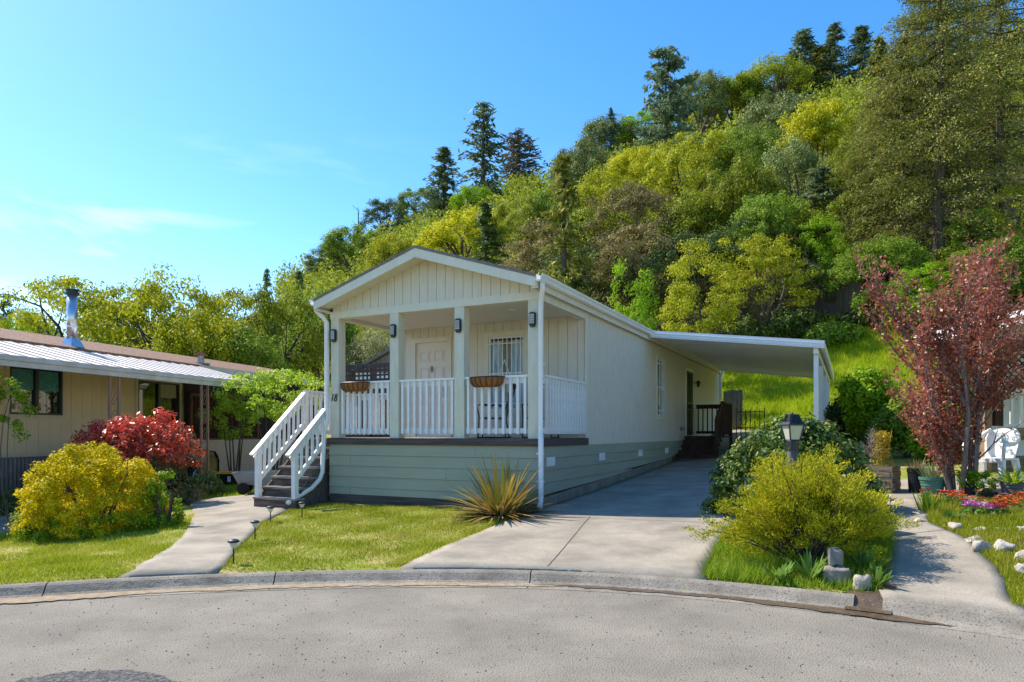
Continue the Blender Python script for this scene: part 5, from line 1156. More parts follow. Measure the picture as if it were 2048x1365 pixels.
for a in [
 ('airy0', 145, 556, 240, 9, 'leaf_oakyellow', 'yellow-green oak left of the steel stove pipe', 33),
 ('airy2', 255, 572, 190, 9, 'leaf_oakyellow', 'yellow-green oak just right of the steel stove pipe', 34),
 ('airy1', 340, 534, 250, 9, 'leaf_oakyellow', 'tall open oak with visible limbs above the tan roof', 32),
 ('oak1', 60, 640, 150, 7, 'leaf_bright', 'low bright green tree at the left edge above the tan roof', 36),
 ('airy0', 455, 572, 190, 9, 'leaf_oakyellow', 'yellowish oak above the right end of the tan roof', 37),
 ('airy1', 560, 556, 180, 9, 'leaf_oak', 'dark-limbed oak left of the porch eave', 36),
 ('oak2', 640, 570, 170, 9, 'leaf_green', 'full green tree behind the left porch eave', 40),
 ('oak0', 500, 650, 170, 6, 'leaf_green', 'lower green tree behind the vine beside the tan house', 31),
 ('dense1', 745, 648, 130, 6, 'leaf_pale', 'pale feathery tree seen between the porch posts', 38),
 ('oak3', 400, 620, 190, 7, 'leaf_oakyellow', 'low yellow-green oak behind the tan roof vent', 30),
 ('sparse0', 8, 580, 70, 12, 'needle_blue', 'dark bare conifer at the left edge of the picture', 60),
]: plant_tree(*a[:7], 'trees behind the tan house', Y=a[7], name='oak_tree')
# bare snags on the skyline
for px, yt, lab in ((806, 385, 'bare dead snag on the skyline left of the pointed fir'), (716, 415, 'thin leafless tree on the left skyline')):
    Y = 185; X = ray(px, Y); z = gzf(X, Y); H_ = CAMZ + (HY - yt) * Y / F - z; m = MB(); rng = np.random.RandomState(px)
    m.tube([(0, 0, -0.5), (0.3, 0, H_ * .5), (0, 0, H_)], [0.4, 0.3, 0.06], 6)
    for k in range(9):
        zz = H_ * (0.45 + 0.5 * rng.rand()); a = rng.rand() * 6.28; m.tube([(0.1, 0, zz), (1.6 * math.cos(a), 1.6 * math.sin(a), zz + 1.4)], [0.09, 0.03], 4)
    sn = thing('dead_tree', lab, 'tree', (X, Y, z), 0, 'bare trees on the skyline'); m.build('trunk', 'bark', sn)
# undergrowth and lesser trees of the wood: one mass
rng = np.random.RandomState(77); C, S = [], []
hpn = np.array(hp)
while len(C) < 8500:
    Y = 30 + 165 * rng.rand() ** 1.3; px = 560 + 1650 * rng.rand(); X = ray(px, Y)
    if 0.36 * X + 0.43 * Y < 17.5 + 1.5 * rng.rand(): continue
    if inpoly(np.array([[X, Y]]), hpn)[0]: continue
    if Y < 46 and 1420 < px: continue
    C.append((X, Y, gzf(X, Y) + (0.3 + 3.6 * rng.rand() ** 1.5) * min(1.5, Y / 60))); S.append(0.7 + 0.012 * Y)
C = np.array(C); S = np.array(S)
N = np.repeat(C, 34, 0); sc = np.repeat(S, 34); dd = dirs(rng, len(N)); P = N + dd * (sc * rng.rand(len(N)) ** .4)[:, None] * np.array([1, 1, .8])
V = leaf_v(P, dd * .5 + dirs(rng, len(N)) + np.array([0, 0, .2]), 1.0, 0.6, rng); ctr = np.repeat(P, 4, 0); V = ctr + (V - ctr) * np.repeat(0.04 + 0.0040 * N[:, 1], 4)[:, None]
tag(link('hillside_undergrowth', leaf_mesh('hillside_undergrowth', [V]), 'leaf_oak'), 'green undergrowth filling the wooded hillside between the trees', 'undergrowth', kind='stuff')

# ------------------------------------------------------------------ shrubs
def shrub(name, label, cat, px, py, rx, ry, h, parts, stem='bark', seed=1, lump=0.3, lift=0.0, group=None, Yoff=0.0):
    """parts: (part name, material, clumps, per, leaf size, aspect, clump radius, (zlo, zhi), flat, up)"""
    X, Y = G(px, py); Y += Yoff; t = thing(name, label, cat, (X, Y, gzf(X, Y)), 0, group); rng = np.random.RandomState(seed); wob = wobble(rng, 12, lump)
    for pn, mt, n, per, sz, asp, cr, (zl, zh), flat, up in parts:
        N = dirs(rng, n * 6); N[:, 2] = np.abs(N[:, 2]) * 1.0 - 0.12; N = unit(N); r_ = wob(N) * (0.62 + 0.36 * rng.rand(len(N)) ** 0.5)
        C = N * r_[:, None] * np.array([rx, ry, h * 0.92]); zz = C[:, 2] / h; C = C[(zz >= zl) & (zz <= zh)][:n]; C[:, 2] = np.maximum(C[:, 2], cr * 0.4) + lift
        link(pn, leaf_mesh(pn, [clump_leaves(C, cr * (0.7 + 0.6 * rng.rand(len(C))), per, sz, asp, rng, 0.9, up, flat)]), mt, t)
    m = MB()
    for k in range(9):
        a = k * 0.7 + rng.rand(); e = (rx * .6 * math.cos(a), ry * .6 * math.sin(a), h * (0.5 + 0.3 * rng.rand()) + lift); limb(m, (0.06 * math.cos(a), 0.06 * math.sin(a), -0.08), e, 0.022, 0.006, rng, 4, 0.05, 5)
    m.build('stems', stem, t)
    return t
shrub('golden_shrub', 'big rounded golden yellow shrub on the left lawn', 'shrub', 190, 1062, 1.08, 1.0, 1.52, [('foliage', 'leaf_gold', 520, 100, 0.042, 0.5, 0.125, (0.06, 1.2), 0.8, 0.5), ('green_growth', 'leaf_lime', 110, 90, 0.04, 0.5, 0.12, (-0.05, 0.2), 0.8, 0.4)], seed=3, lump=0.14)
shrub('green_sprout', 'bright green side growth at the right edge of the golden shrub', 'shrub', 322, 1054, 0.26, 0.26, 0.78, [('foliage', 'leaf_lime', 60, 90, 0.042, 0.5, 0.10, (-0.1, 1.1), 0.9, 0.5)], seed=13)
shrub('red_photinia', 'tall red-leaved shrub behind the golden shrub', 'shrub', 255, 1018, 1.2, 0.95, 2.12, [('red_foliage', 'leaf_photinia', 250, 46, 0.095, 0.36, 0.15, (0.42, 1.2), 0.9, 0.7), ('green_foliage', 'leaf_photinia_green', 170, 50, 0.085, 0.38, 0.16, (-0.1, 0.5), 0.9, 0.2)], seed=4, lump=0.3)
shrub('low_shrub', 'small grey-green shrub at the foot of the ornate awning post', 'shrub', 412, 992, 0.34, 0.3, 0.5, [('foliage', 'leaf_madrone', 60, 60, 0.05, 0.6, 0.10, (-0.1, 1.2), 0.8, 0.4)], seed=5)
shrub('dark_shrub', 'small dark green shrub at the left edge beside the corrugated skirting', 'shrub', 5, 1030, 0.35, 0.3, 0.55, [('foliage', 'leaf_rhodo', 40, 60, 0.05, 0.5, 0.10, (-0.1, 1.2), 0.8, 0.4)], seed=15)
def juniper(label, px, py, nb, lx, ly, h, seed):
    """fans of needles along arching branches, in uneven tiers"""
    X, Y = G(px, py); t = thing('golden_juniper', label, 'shrub', (X, Y, gzf(X, Y)), 0, 'golden juniper by the lamp post'); rng = np.random.RandomState(seed); m = MB(); P, D = [], []
    for b in range(nb):
        a = rng.rand() * 6.283; el = 0.10 + 1.25 * rng.rand() ** 0.9; l_ = (0.55 + 0.5 * rng.rand()); e = np.array([math.cos(a) * math.cos(el) * lx * l_, math.sin(a) * math.cos(el) * ly * l_, 0.06 + math.sin(el) * h * l_ * 1.05])
        pts = limb(m, (0.05 * math.cos(a), 0.05 * math.sin(a), -0.05), e, 0.014, 0.004, rng, 6, 0.04, 4); pts = np.array(pts); d = unit((pts[-1] - pts[-3])[None])[0]
        for k in range(13):
            tt = 2.0 + 4.0 * rng.rand() ** 0.7; i0 = min(5, int(tt)); c = pts[i0] + (pts[i0 + 1] - pts[i0]) * (tt - i0); sd = rng.randn(3) * np.array([.10, .10, .035]); c = c + sd; n = 84
            q = c + rng.randn(n, 3) * np.array([.036, .036, .018]) + np.outer(rng.rand(n) - .3, d) * 0.10; P.append(q); D.append(rng.randn(n, 3) * .55 + d * .8 + unit(sd[None])[0] * .6 + np.array([0, 0, .45]))
    P, D = np.concatenate(P), np.concatenate(D); P[:, 2] = np.maximum(P[:, 2], 0.03)
    link('foliage', leaf_mesh('foliage', [leaf_v(P, D, 0.030, 0.3, rng)]), 'leaf_juniper', t); m.build('branches', 'bark', t)
juniper('spreading golden juniper in front of the lamp post', 1604, 1124, 84, 0.94, 0.66, 1.04, 6)
juniper('low golden juniper reaching right over the garden path', 1714, 1092, 20, 0.45, 0.5, 0.55, 16)
shrub('green_rhododendron', 'glossy dark green rhododendron behind the lamp post', 'shrub', 1588, 1025, 1.0, 0.8, 1.36, [('foliage', 'leaf_rhodo', 420, 62, 0.072, 0.46, 0.14, (-0.05, 1.2), 0.85, 0.35)], seed=7, lump=0.16)
X, Y = G(1262, 905); 
# upright lime shrub behind the home, vine on the lattice, shrubs on the slope
def bush_at(name, label, px, ytop, ybot, wpx, Y, parts, seed, lump=0.3, cat='shrub', group=None, ns=6):
    X = ray(px, Y); zt = CAMZ + (HY - ytop) * Y / F; zb = CAMZ + (HY - ybot) * Y / F; g_ = gzf(X, Y); rx = wpx * Y / F / 2; h = zt - max(zb, g_)
    t = thing(name, label, cat, (X, Y, g_), 0, group); rng = np.random.RandomState(seed); wob = wobble(rng, 12, lump); lift = max(zb - g_, 0)
    for pn, mt, n, per, sz, asp, cr, up, flat in parts:
        N = dirs(rng, n); r_ = wob(N) * (0.4 + 0.6 * rng.rand(n) ** 0.5); C = N * r_[:, None] * np.array([rx, rx * .7, h / 2]) + np.array([0, 0, lift + h / 2])
        link(pn, leaf_mesh(pn, [clump_leaves(C, cr * (0.7 + 0.6 * rng.rand(n)), per, sz, asp, rng, 0.6, up, flat)]), mt, t)
    m = MB()
    for k in range(ns): limb(m, (0.1 * math.cos(k), 0.1 * math.sin(k), -0.1), (rx * .5 * math.cos(k * 1.1), rx * .35 * math.sin(k * 1.1), lift + h * 0.6), 0.03 if ns > 2 else 0.009, 0.006, rng, 4, 0.06, 5)
    m.build('stems', 'bark', t); return t
bush_at('upright_shrub', 'upright lime green shrub over the home eave', 1262, 578, 720, 80, 30, [('foliage', 'leaf_bright', 90, 90, 0.16, 0.25, 0.30, 1.6, 1.2)], 21)
bush_at('climbing_vine', 'pale green vine sprawling over the lattice beside the tan house', 545, 740, 838, 190, 19.3, [('foliage', 'leaf_vine', 110, 60, 0.085, 0.5, 0.20, -0.1, 0.8)], 22, 0.4, 'vine')
bush_at('climbing_vine', 'darker green vine hanging in front of the brown lattice', 470, 788, 872, 100, 20.0, [('foliage', 'leaf_vine', 46, 60, 0.085, 0.5, 0.18, -0.3, 0.9)], 23, 0.4, 'vine')
bush_at('climbing_vine', 'trailing vine at the left edge before the tan house window', 5, 745, 850, 70, 12.5, [('foliage', 'leaf_lime', 26, 70, 0.06, 0.45, 0.14, -0.2, 0.8)], 24, 0.4, 'vine', None, 2)
for i, (px, yt, yb, w, Y, mt, lab) in enumerate([
 (1585, 622, 690, 150, 35.0, 'leaf_dark', 'dark bush on the slope right behind the carport roof'), (1670, 655, 720, 100, 33.0, 'leaf_green', 'green bush below the board fence'),
 (1740, 640, 720, 110, 34.0, 'leaf_dark', 'dark bush on the slope left of the red tree'),
 (1790, 560, 700, 150, 33.0, 'leaf_green', 'green bush under the olive conifers left of the red tree top'), (1860, 590, 720, 150, 31.0, 'leaf_bright', 'vivid bush behind the red tree crown'), (1985, 540, 680, 150, 30.0, 'leaf_green', 'green bush above the white roof at right'), (1690, 540, 640, 120, 38.0, 'leaf_bright', 'vivid green bush above the board fence'), (1930, 520, 640, 120, 33.0, 'leaf_oak', 'olive bush below the big conifer trunk'),
 (1745, 745, 870, 110, 17.0, 'leaf_bright', 'vivid green bush left of the red tree'), (1815, 800, 900, 130, 16.0, 'leaf_green', 'green bush behind the wooden planter box'),
 (1700, 800, 880, 80, 19.0, 'leaf_dark', 'dark bush at the edge of the hill grass'), (1900, 820, 950, 110, 14.5, 'leaf_bright', 'leafy green bush behind the red tree trunks')]):
    bush_at('slope_bush', lab, px, yt, yb, w, Y, [('foliage', mt, 120, 90, 0.10 if Y < 25 else 0.19, 0.5, 0.26 if Y < 25 else 0.42, 0.2, 0.8)], 30 + i, 0.35, 'bush', 'bushes on the slope')

# ------------------------------------------------------------------ purple-leaf plum
X, Y = 6.60, 9.95; g_ = gzf(X, Y)
plum = thing('plum_tree', 'red-leaved plum tree with many upright stems', 'tree', (X, Y, g_))
rng = np.random.RandomState(9); m = MB(); LP, LD = [], []
def grow(p, d, ln, r0, depth):
    n = 5; pts = [np.array(p, float)]; d = np.array(d, float)
    for i in range(n):
        d = d + rng.randn(3) * 0.10 + np.array([0, 0, 0.05]); d /= np.linalg.norm(d); pts.append(pts[-1] + d * ln / n)
    m.tube([tuple(q) for q in pts], [r0 * (1 - 0.7 * i / n) for i in range(n + 1)], 6 if depth == 0 else 4)
    if depth > 0 or True:
        k = int(ln * (36 if depth > 0 else 9)); t = rng.rand(k) ** (0.8 if depth else 0.5) * n; t = t if depth else 2.0 + t * 0.6; i0 = np.minimum(t.astype(int), n - 1); P_ = np.array(pts)
        q = P_[i0] + (P_[i0 + 1] - P_[i0]) * (t - i0)[:, None]; LP.append(q + rng.randn(k, 3) * 0.045); LD.append(rng.randn(k, 3) + d * 0.6)
    if depth < 2:
        for k in range(9 if depth == 0 else 5):
            i = 1 + int(rng.rand() * (n - 0.01)); i = min(i, n); a = rng.rand() * 6.283; sd = np.array([math.cos(a), math.sin(a), 0.25])
            grow(pts[i], d * 0.85 + sd * 0.46, ln * (0.50 if depth == 0 else 0.42) * (0.7 + 0.6 * rng.rand()), r0 * 0.4, depth + 1)
for k in range(8):
    a = k * 2.4 + rng.rand() * 0.5 if k < 4 else 1.5 + 0.75 * (k - 4) + rng.rand() * 0.4; tilt = 0.04 + 0.40 * (k / 8)
    grow((0.16 * math.cos(a), 0.13 * math.sin(a), -0.05), (math.cos(a) * tilt, math.sin(a) * tilt, 1.0), 2.3 * (0.72 + 0.33 * rng.rand()), 0.042, 0)
m.build('trunk', 'pale_bark', plum)
P_, D_ = np.concatenate(LP), np.concatenate(LD); kp = ~((P_[:, 0] > 0.2) & (P_[:, 2] < 1.25)); P_, D_ = P_[kp], D_[kp]; P_ = np.repeat(P_, 3, 0) + rng.randn(len(P_) * 3, 3) * 0.03
link('crown', leaf_mesh('crown', [leaf_v(P_, np.repeat(D_, 3, 0) + rng.randn(len(P_), 3) * .8, 0.056, 0.5, rng)]), 'leaf_plum', plum)

# ------------------------------------------------------------------ flax, weeds, stones
X, Y = G(1003, 1034); fl = thing('flax_plant', 'spiky golden flax plant at the porch corner', 'plant', (X, Y, gzf(X, Y)))
rng = np.random.RandomState(31)
def blades(n, h0, h1, w, tilt0, tilt1, r0, bend=0.5, seg=5):
    V, Q = [], []
    for i in range(n):
        a = rng.rand() * 6.283; h = h0 + (h1 - h0) * rng.rand(); tl = tilt0 + (tilt1 - tilt0) * rng.rand() ** 0.65; p = np.array([math.cos(a), math.sin(a), 0]) * r0 * rng.rand(); k = len(V); ww = w * (0.7 + 0.6 * rng.rand()); sd = np.array([-math.sin(a), math.cos(a), 0])
        for j in range(seg + 1):
            t = j / seg; wj = ww * (1 - t ** 2.5) * (0.6 + 0.8 * min(1, t * 3)) / 2 + 0.0008
            V += [tuple(p - sd * wj), tuple(p + sd * wj)]
            th = tl * (1 + bend * t); p = p + np.array([math.cos(a) * math.sin(th), math.sin(a) * math.sin(th), math.cos(th)]) * h / seg
        Q += [(k + 2 * j, k + 2 * j + 1, k + 2 * j + 3, k + 2 * j + 2) for j in range(seg)]
    V = np.array(V); V[:, 2] = np.maximum(V[:, 2], 0.005); return V, Q
V, Q = blades(200, 0.6, 1.12, 0.036, 0.15, 1.5, 0.16, 0.35); link('leaves', mesh_np('leaves', V, Q), 'leaf_flax', fl)
V, Q = blades(90, 0.4, 0.85, 0.03, 0.9, 1.5, 0.16, 0.3); link('dead_leaves', mesh_np('dead_leaves', V, Q), 'dry_leaf', fl)
for i, (px, py, h, lab) in enumerate([(1620, 1160, 0.34, 'tall grassy weed left of the stacked stones'), (1690, 1110, 0.42, 'broad-leaved weed growing up through the juniper'), (1755, 1172, 0.26, 'leafy weed sprawling onto the garden path'), (1560, 1162, 0.24, 'strappy weed at the kerb before the juniper'), (1640, 1085, 0.6, 'tall pale weed standing in the juniper'), (1740, 1150, 0.32, 'green weed beside the lowest stone'), (1905, 1040, 0.18, 'short green tuft by the slate stone')]):
    X, Y = G(px, py); w_ = thing('weed', lab, 'weed', (X, Y, gzf(X, Y)), 0, 'weeds in the garden beds'); V, Q = blades(34, h * .6, h, 0.03, 0.1, 0.9, 0.06, 0.5); link('leaves', mesh_np('leaves', V, Q), 'leaf_weed', w_)
def rock(name, label, px, py, wpx, hpx, mat, seed, cat='rock', group='stones edging the rock garden', boxy=0.0, dz=0.0):
    X, Y = G(px, py); s = wpx * Y / F / 2 * 0.9; hh = hpx * Y / F; rng = np.random.RandomState(seed); n, k = 18, 11; V = []; cut = [(d_, 0.55 + 0.35 * rng.rand()) for d_ in dirs(rng, 11)]
    for j in range(k + 1):
        for i in range(n):
            u, v = 2 * math.pi * i / n, math.pi * j / k; c = np.array([math.cos(u) * math.sin(v), math.sin(u) * math.sin(v), math.cos(v)])
            if not boxy:
                for d_, h_ in cut:
                    e_ = c @ d_ - h_
                    if e_ > 0: c = c - d_ * e_
            if boxy: c = np.sign(c) * np.abs(c) ** (1 - boxy); 
            f = 1 + 0.22 * math.sin(3.1 * c[0] + seed) * math.sin(2.7 * c[1] + 2 * seed) + 0.13 * math.sin(7 * c[2] + 5 * c[0] + seed) * math.cos(6 * c[1] - seed) * (1 - boxy) + 0.05 * rng.randn() * (1 - boxy)
            V.append((c[0] * s * f, c[1] * s * 0.8 * f, hh * 0.42 + c[2] * hh * 0.58 * f))
    Q = [(j * n + i, (j + 1) * n + i, (j + 1) * n + (i + 1) % n, j * n + (i + 1) % n) for j in range(k) for i in range(n)]
    me = mesh_np(name, V, Q); o = link(name, me, mat, None, (X, Y, gzf(X, Y) + dz - (0.02 if not boxy else 0)), (0, 0, seed * 1.3)); tag(o, label, cat, group); return o
for a in [('block_stone', 'square grey block on top of the stacked kerb stones', 1670, 1160, 34, 30, 'rock_grey', 1, 'stone', 'kerb stones by the drain', 0.65, 0.155), ('block_stone', 'wide grey block at the bottom of the stacked kerb stones', 1675, 1167, 50, 32, 'rock_grey', 2, 'stone', 'kerb stones by the drain', 0.6, 0.0), ('block_stone', 'tilted brownish block beside the drain gap', 1724, 1180, 36, 28, 'rock_tan', 3, 'stone', 'kerb stones by the drain', 0.5, 0.0)]:
    rock(*a[:8], cat=a[8], group=a[9], boxy=a[10], dz=a[11])
for i, (px, py, w_, h_, mt, lab) in enumerate([
 (1962, 1102, 50, 26, 'rock_white', 'jagged white rock, front left of the pair by the path'), (2008, 1104, 44, 30, 'rock_white', 'rounded white rock, front right of the pair by the path'), (1948, 1083, 60, 15, 'rock_white', 'long flat white rock behind the jagged white one'),
 (1912, 1060, 36, 22, 'rock_tan', 'tan boulder at the inner edge of the rock garden'), (1960, 1062, 44, 12, 'rock_white', 'thin white slab behind the flat white rock'), (2003, 1060, 40, 9, 'rock_white', 'thin white slab further right in the grass'), (2046, 1062, 34, 14, 'rock_white', 'pale stone cut by the right picture edge'),
 (1836, 1030, 42, 12, 'rock_tan', 'flat tan stone where the path bends'), (1842, 1046, 38, 12, 'rock_white', 'flat pale stone on the path edge below the tan one'), (1864, 1037, 14, 10, 'rock_grey', 'little bluish stone beside the spiky leaves'), (1926, 1036, 32, 11, 'rock_grey', 'dark slate stone below the magenta flowers'),
 (1984, 1020, 40, 22, 'rock_grey', 'grey boulder between the orange flowers'), (2040, 1122, 36, 26, 'rock_tan', 'tan boulder at the right edge, upper of two'), (2046, 1148, 34, 24, 'rock_white', 'pale boulder at the right edge, lower of two'), (1782, 1004, 26, 12, 'rock_grey', 'small grey stone at the corner of the planter box')]): rock('rock', lab, px, py, w_, h_, mt, 10 + i)
def flowers(px, py, w, n, mat, lab, seed, h=0.16):
    X, Y = G(px, py); t = thing('flower_clump', lab, 'flowers', (X, Y, gzf(X, Y)), 0, 'flowers of the rock garden'); rng_ = np.random.RandomState(seed)
    P = np.stack([rng_.randn(n) * w * .4, rng_.randn(n) * w * .3, h * (0.6 + 0.5 * rng_.rand(n))], 1); V = []
    for p in P:
        k = 9; a = np.arange(k) * 6.283 / k; d = np.stack([np.cos(a), np.sin(a), 0 * a + 0.25], 1) + np.array([0, -0.25, 0]); V.append(leaf_v(p + d * 0.017, d, 0.036, 0.45, rng_, 0.2))
    link('petals', leaf_mesh('petals', V), mat, t)['kind'] = 'stuff'; m = MB()
    for p in P[::2]: m.tube([(p[0] * .7, p[1] * .7, 0), tuple(p)], 0.003, 3)
    m.build('stems', 'leaf_weed', t); C = P * np.array([1, 1, .45]); link('leaves', leaf_mesh('leaves', [clump_leaves(C, 0.05, 10, 0.05, 0.3, rng_, 0.5, 0.6)]), 'leaf_weed', t)
for i, a in enumerate([(1905, 1006, 0.26, 29, 'petal_orange', 'orange flowers left of the plum tree foot'), (1935, 1016, 0.22, 26, 'petal_orange', 'orange-red flowers above the magenta ones'), (2015, 1022, 0.26, 39, 'petal_orange', 'orange flowers right of the grey boulder'), (2046, 1012, 0.26, 39, 'petal_orange', 'orange flowers at the right picture edge'), (1948, 1030, 0.18, 29, 'petal_magenta', 'magenta flowers beside the slate stone'), (1978, 1036, 0.14, 16, 'petal_magenta', 'pale magenta flowers right of the main magenta patch'), (1850, 1000, 0.10, 7, 'petal_red', 'few red flowers near the green pot'), (1882, 1012, 0.14, 13, 'petal_orange', 'orange flowers behind the spiky leaves'), (2000, 1034, 0.16, 26, 'petal_red', 'dark red flowers in front of the grey boulder')]): flowers(*a, 50 + i)
X, Y = G(1858, 1028); ir = thing('iris_leaves', 'upright green sword leaves at the bend of the path', 'plant', (X, Y, gzf(X, Y))); V, Q = blades(40, 0.2, 0.34, 0.022, 0.02, 0.4, 0.12, 0.3); link('leaves', mesh_np('leaves', V, Q), 'grass_rank', ir)

# ------------------------------------------------------------------ pots and planter
def pot(name, label, px, py, rt, rb, h, mat, ribs=0):
    X, Y = G(px, py, 0.014); t = thing(name, label, 'pot', (X, Y, gzf(X, Y) + 0.0145), 0, 'plant pots on the right patio'); m = MB()
    prof = [(rb, 0), (rb + (rt - rb) * .8, h * .8), (rt, h * .82), (rt * 1.04, h * .84), (rt * 1.04, h), (rt * .95, h), (rt * .92, h * .86)]
    if ribs: prof = [(rb, 0)] + [(rb + (rt - rb) * .8 * k / 8 + (0.006 if k % 2 else 0), h * .8 * k / 8) for k in range(1, 9)] + prof[2:]
    m.lathe(prof, 22); m.build('pot', mat, t); MB().lathe([(rt * .9, h * .84), (rt * .9, h * .88)], 16).build('soil', 'soil', t); return t
t = pot('plant_pot', 'green plastic pot of bluish grass left of the plum trunk', 1865, 988, 0.175, 0.125, 0.25, 'green_pot', 1); V, Q = blades(110, 0.18, 0.34, 0.012, 0.05, 0.65, 0.12, 0.4); V[:, 2] += 0.21; link('foliage', mesh_np('foliage', V, Q), 'grass_blue', t)
t = pot('plant_pot', 'tall black pot of dry grass between planter and green pot', 1832, 984, 0.12, 0.10, 0.36, 'black_pot'); V, Q = blades(70, 0.12, 0.28, 0.01, 0.2, 1.2, 0.08, 0.5); V[:, 2] += 0.31; link('foliage', mesh_np('foliage', V, Q), 'dry_leaf', t)
t = pot('plant_pot', 'black pot with lime foliage under the white chair', 1942, 990, 0.12, 0.10, 0.17, 'black_pot'); link('foliage', leaf_mesh('foliage', [clump_leaves(np.random.RandomState(3).randn(26, 3) * np.array([.09, .08, .05]) + np.array([0, 0, .26]), 0.07, 60, 0.04, 0.5, rng)]), 'leaf_bright', t)
t = pot('plant_pot', 'low dark bowl pot in front of the white chair', 1973, 998, 0.13, 0.11, 0.10, 'black_pot'); link('foliage', leaf_mesh('foliage', [clump_leaves(np.random.RandomState(4).randn(16, 3) * np.array([.06, .05, .05]) + np.array([0, 0, .17]), 0.05, 30, 0.05, 0.4, rng)]), 'leaf_weed', t)
t = pot('plant_pot', 'ribbed grey pot with arching green leaves right of the chair', 2024, 998, 0.13, 0.105, 0.23, 'grey_pot', 1); V, Q = blades(90, 0.18, 0.34, 0.018, 0.3, 1.3, 0.08, 0.6); V[:, 2] += 0.20; link('foliage', mesh_np('foliage', V, Q), 'leaf_vine', t)
X, Y = G(1784, 988, 0.014); bxp = thing('planter_box', 'weathered wooden plank planter box beside the garden path', 'planter', (X, Y, gzf(X, Y) + 0.0145), R(47)); S_ = 0.50; hh = 0.42
for k in range(5):
    z0 = k * hh / 5; z1 = z0 + hh / 5 - 0.006; e = 0.006 * (k % 2)
    for b in ((0, S_, 0 - e, 0.03, z0, z1), (0, S_, S_ - 0.03, S_, z0, z1), (0 - e, 0.03, 0.031, S_ - 0.031, z0, z1), (S_ - 0.03, S_, 0.031, S_ - 0.031, z0, z1)): pb('plank', 'planter_wood', bxp, b)
pb('soil', 'soil', bxp, (0.031, S_ - 0.031, 0.031, S_ - 0.031, 0.2, hh - 0.04))
m = MB(); rng2 = np.random.RandomState(12); c = np.array([0.16, 0.33, hh - 0.05])
m.tube([tuple(c), tuple(c + [0, 0, .3]), tuple(c + [0.02, 0, .62])], [0.012, 0.008, 0.003], 5)
for k in range(46):
    z = 0.08 + 0.5 * rng2.rand(); a = rng2.rand() * 6.28; l_ = 0.22 * (1 - z / 0.75); p = c + [0, 0, z]; q = p + np.array([math.cos(a) * l_, math.sin(a) * l_, l_ * 1.1]); m.tube([tuple(p), tuple(q)], [0.004, 0.0015], 3)
    for j in range(2): m.tube([tuple(p + (q - p) * .5), tuple(p + (q - p) * .5 + rng2.randn(3) * 0.05 + [0, 0, .05])], [0.002, 0.001], 3)
bp_ = thing('bare_plant', 'leafless twiggy plant standing in the planter box', 'plant', (X, Y, gzf(X, Y) + 0.0145), R(47)); m.build('twigs', 'dead_twig', bp_)
bb = thing('yellow_bamboo', 'yellow leafy bamboo standing in the planter box', 'plant', (X, Y, gzf(X, Y) + 0.0145), R(47)); C = np.stack([0.33 + rng2.randn(40) * .06, 0.22 + rng2.randn(40) * .06, hh + 0.02 + 0.5 * rng2.rand(40)], 1)
link('leaves', leaf_mesh('leaves', [clump_leaves(C, 0.07, 26, 0.06, 0.2, rng2, 0.5, 0.4)]), 'bamboo_yellow', bb); m = MB()
for k in range(9): m.tube([(0.33 + rng2.randn() * .03, 0.22 + rng2.randn() * .03, hh - 0.08), (0.33 + rng2.randn() * .1, 0.22 + rng2.randn() * .1, hh + 0.55)], 0.004, 4)
m.build('canes', 'bamboo_yellow', bb)

# ------------------------------------------------------------------ white plastic armchair
X, Y = G(1985, 972, 0.014); ch = thing('plastic_chair', 'white plastic armchair with teal flower print on the right patio', 'chair', (X, Y, gzf(X, Y) + 0.015), R(-62))
# local: front is -y
for sx in (-1, 1):
    for fy_, ty in ((-0.26, -0.20), (0.26, 0.17)): MB().add([(sx * 0.27 + a, fy_ + b, 0) for a, b in ((-.03, -.03), (.03, -.03), (.03, .03), (-.03, .03))] + [(sx * 0.225 + a, ty + b, 0.42) for a, b in ((-.04, -.04), (.04, -.04), (.04, .04), (-.04, .04))], [(3, 2, 1, 0), (4, 5, 6, 7), (0, 1, 5, 4), (1, 2, 6, 5), (2, 3, 7, 6), (3, 0, 4, 7)]).build('leg', 'chair_plastic', ch)
    m = MB(); m.tube([(sx * 0.255, -0.22, 0.42), (sx * 0.285, -0.25, 0.60), (sx * 0.285, -0.22, 0.64), (sx * 0.29, 0.0, 0.645), (sx * 0.285, 0.14, 0.70), (sx * 0.24, 0.22, 0.80), (sx * 0.16, 0.285, 0.87)], [0.026, 0.028, 0.034, 0.034, 0.034, 0.034, 0.03], 8); m.smooth = True; m.build('arm', 'chair_plastic', ch)
m = MB(); m.box(-0.26, 0.26, -0.25, 0.22, 0.405, 0.432); m.box(-0.262, 0.262, -0.262, -0.251, 0.37, 0.43); m.build('seat', 'chair_plastic', ch)
m = MB(); Nn = 14; V = []
for i in range(Nn + 1):
    x = -0.24 + 0.48 * i / Nn; zt = 0.70 + 0.19 * math.sqrt(max(0, 1 - (x / 0.25) ** 2)); cv_ = 0.03 * (1 - (x / 0.24) ** 2)
    for th_ in (0.0, 0.014): V += [(x * 0.88, 0.20 + cv_ + th_, 0.43), (x, 0.245 + cv_ + th_, 0.66), (x, 0.28 + cv_ + th_, zt)]
Q = []
for i in range(Nn):
    a, b = i * 6, (i + 1) * 6
    Q += [(a, b, b + 1, a + 1), (a + 1, b + 1, b + 2, a + 2), (a + 4, a + 3, b + 3, b + 4)[::-1], (a + 5, a + 4, b + 4, b + 5)[::-1], (a + 2, b + 2, b + 5, a + 5)]
Q += [(0, 1, 4, 3), (1, 2, 5, 4), (Nn * 6, Nn * 6 + 3, Nn * 6 + 4, Nn * 6 + 1), (Nn * 6 + 1, Nn * 6 + 4, Nn * 6 + 5, Nn * 6 + 2)]
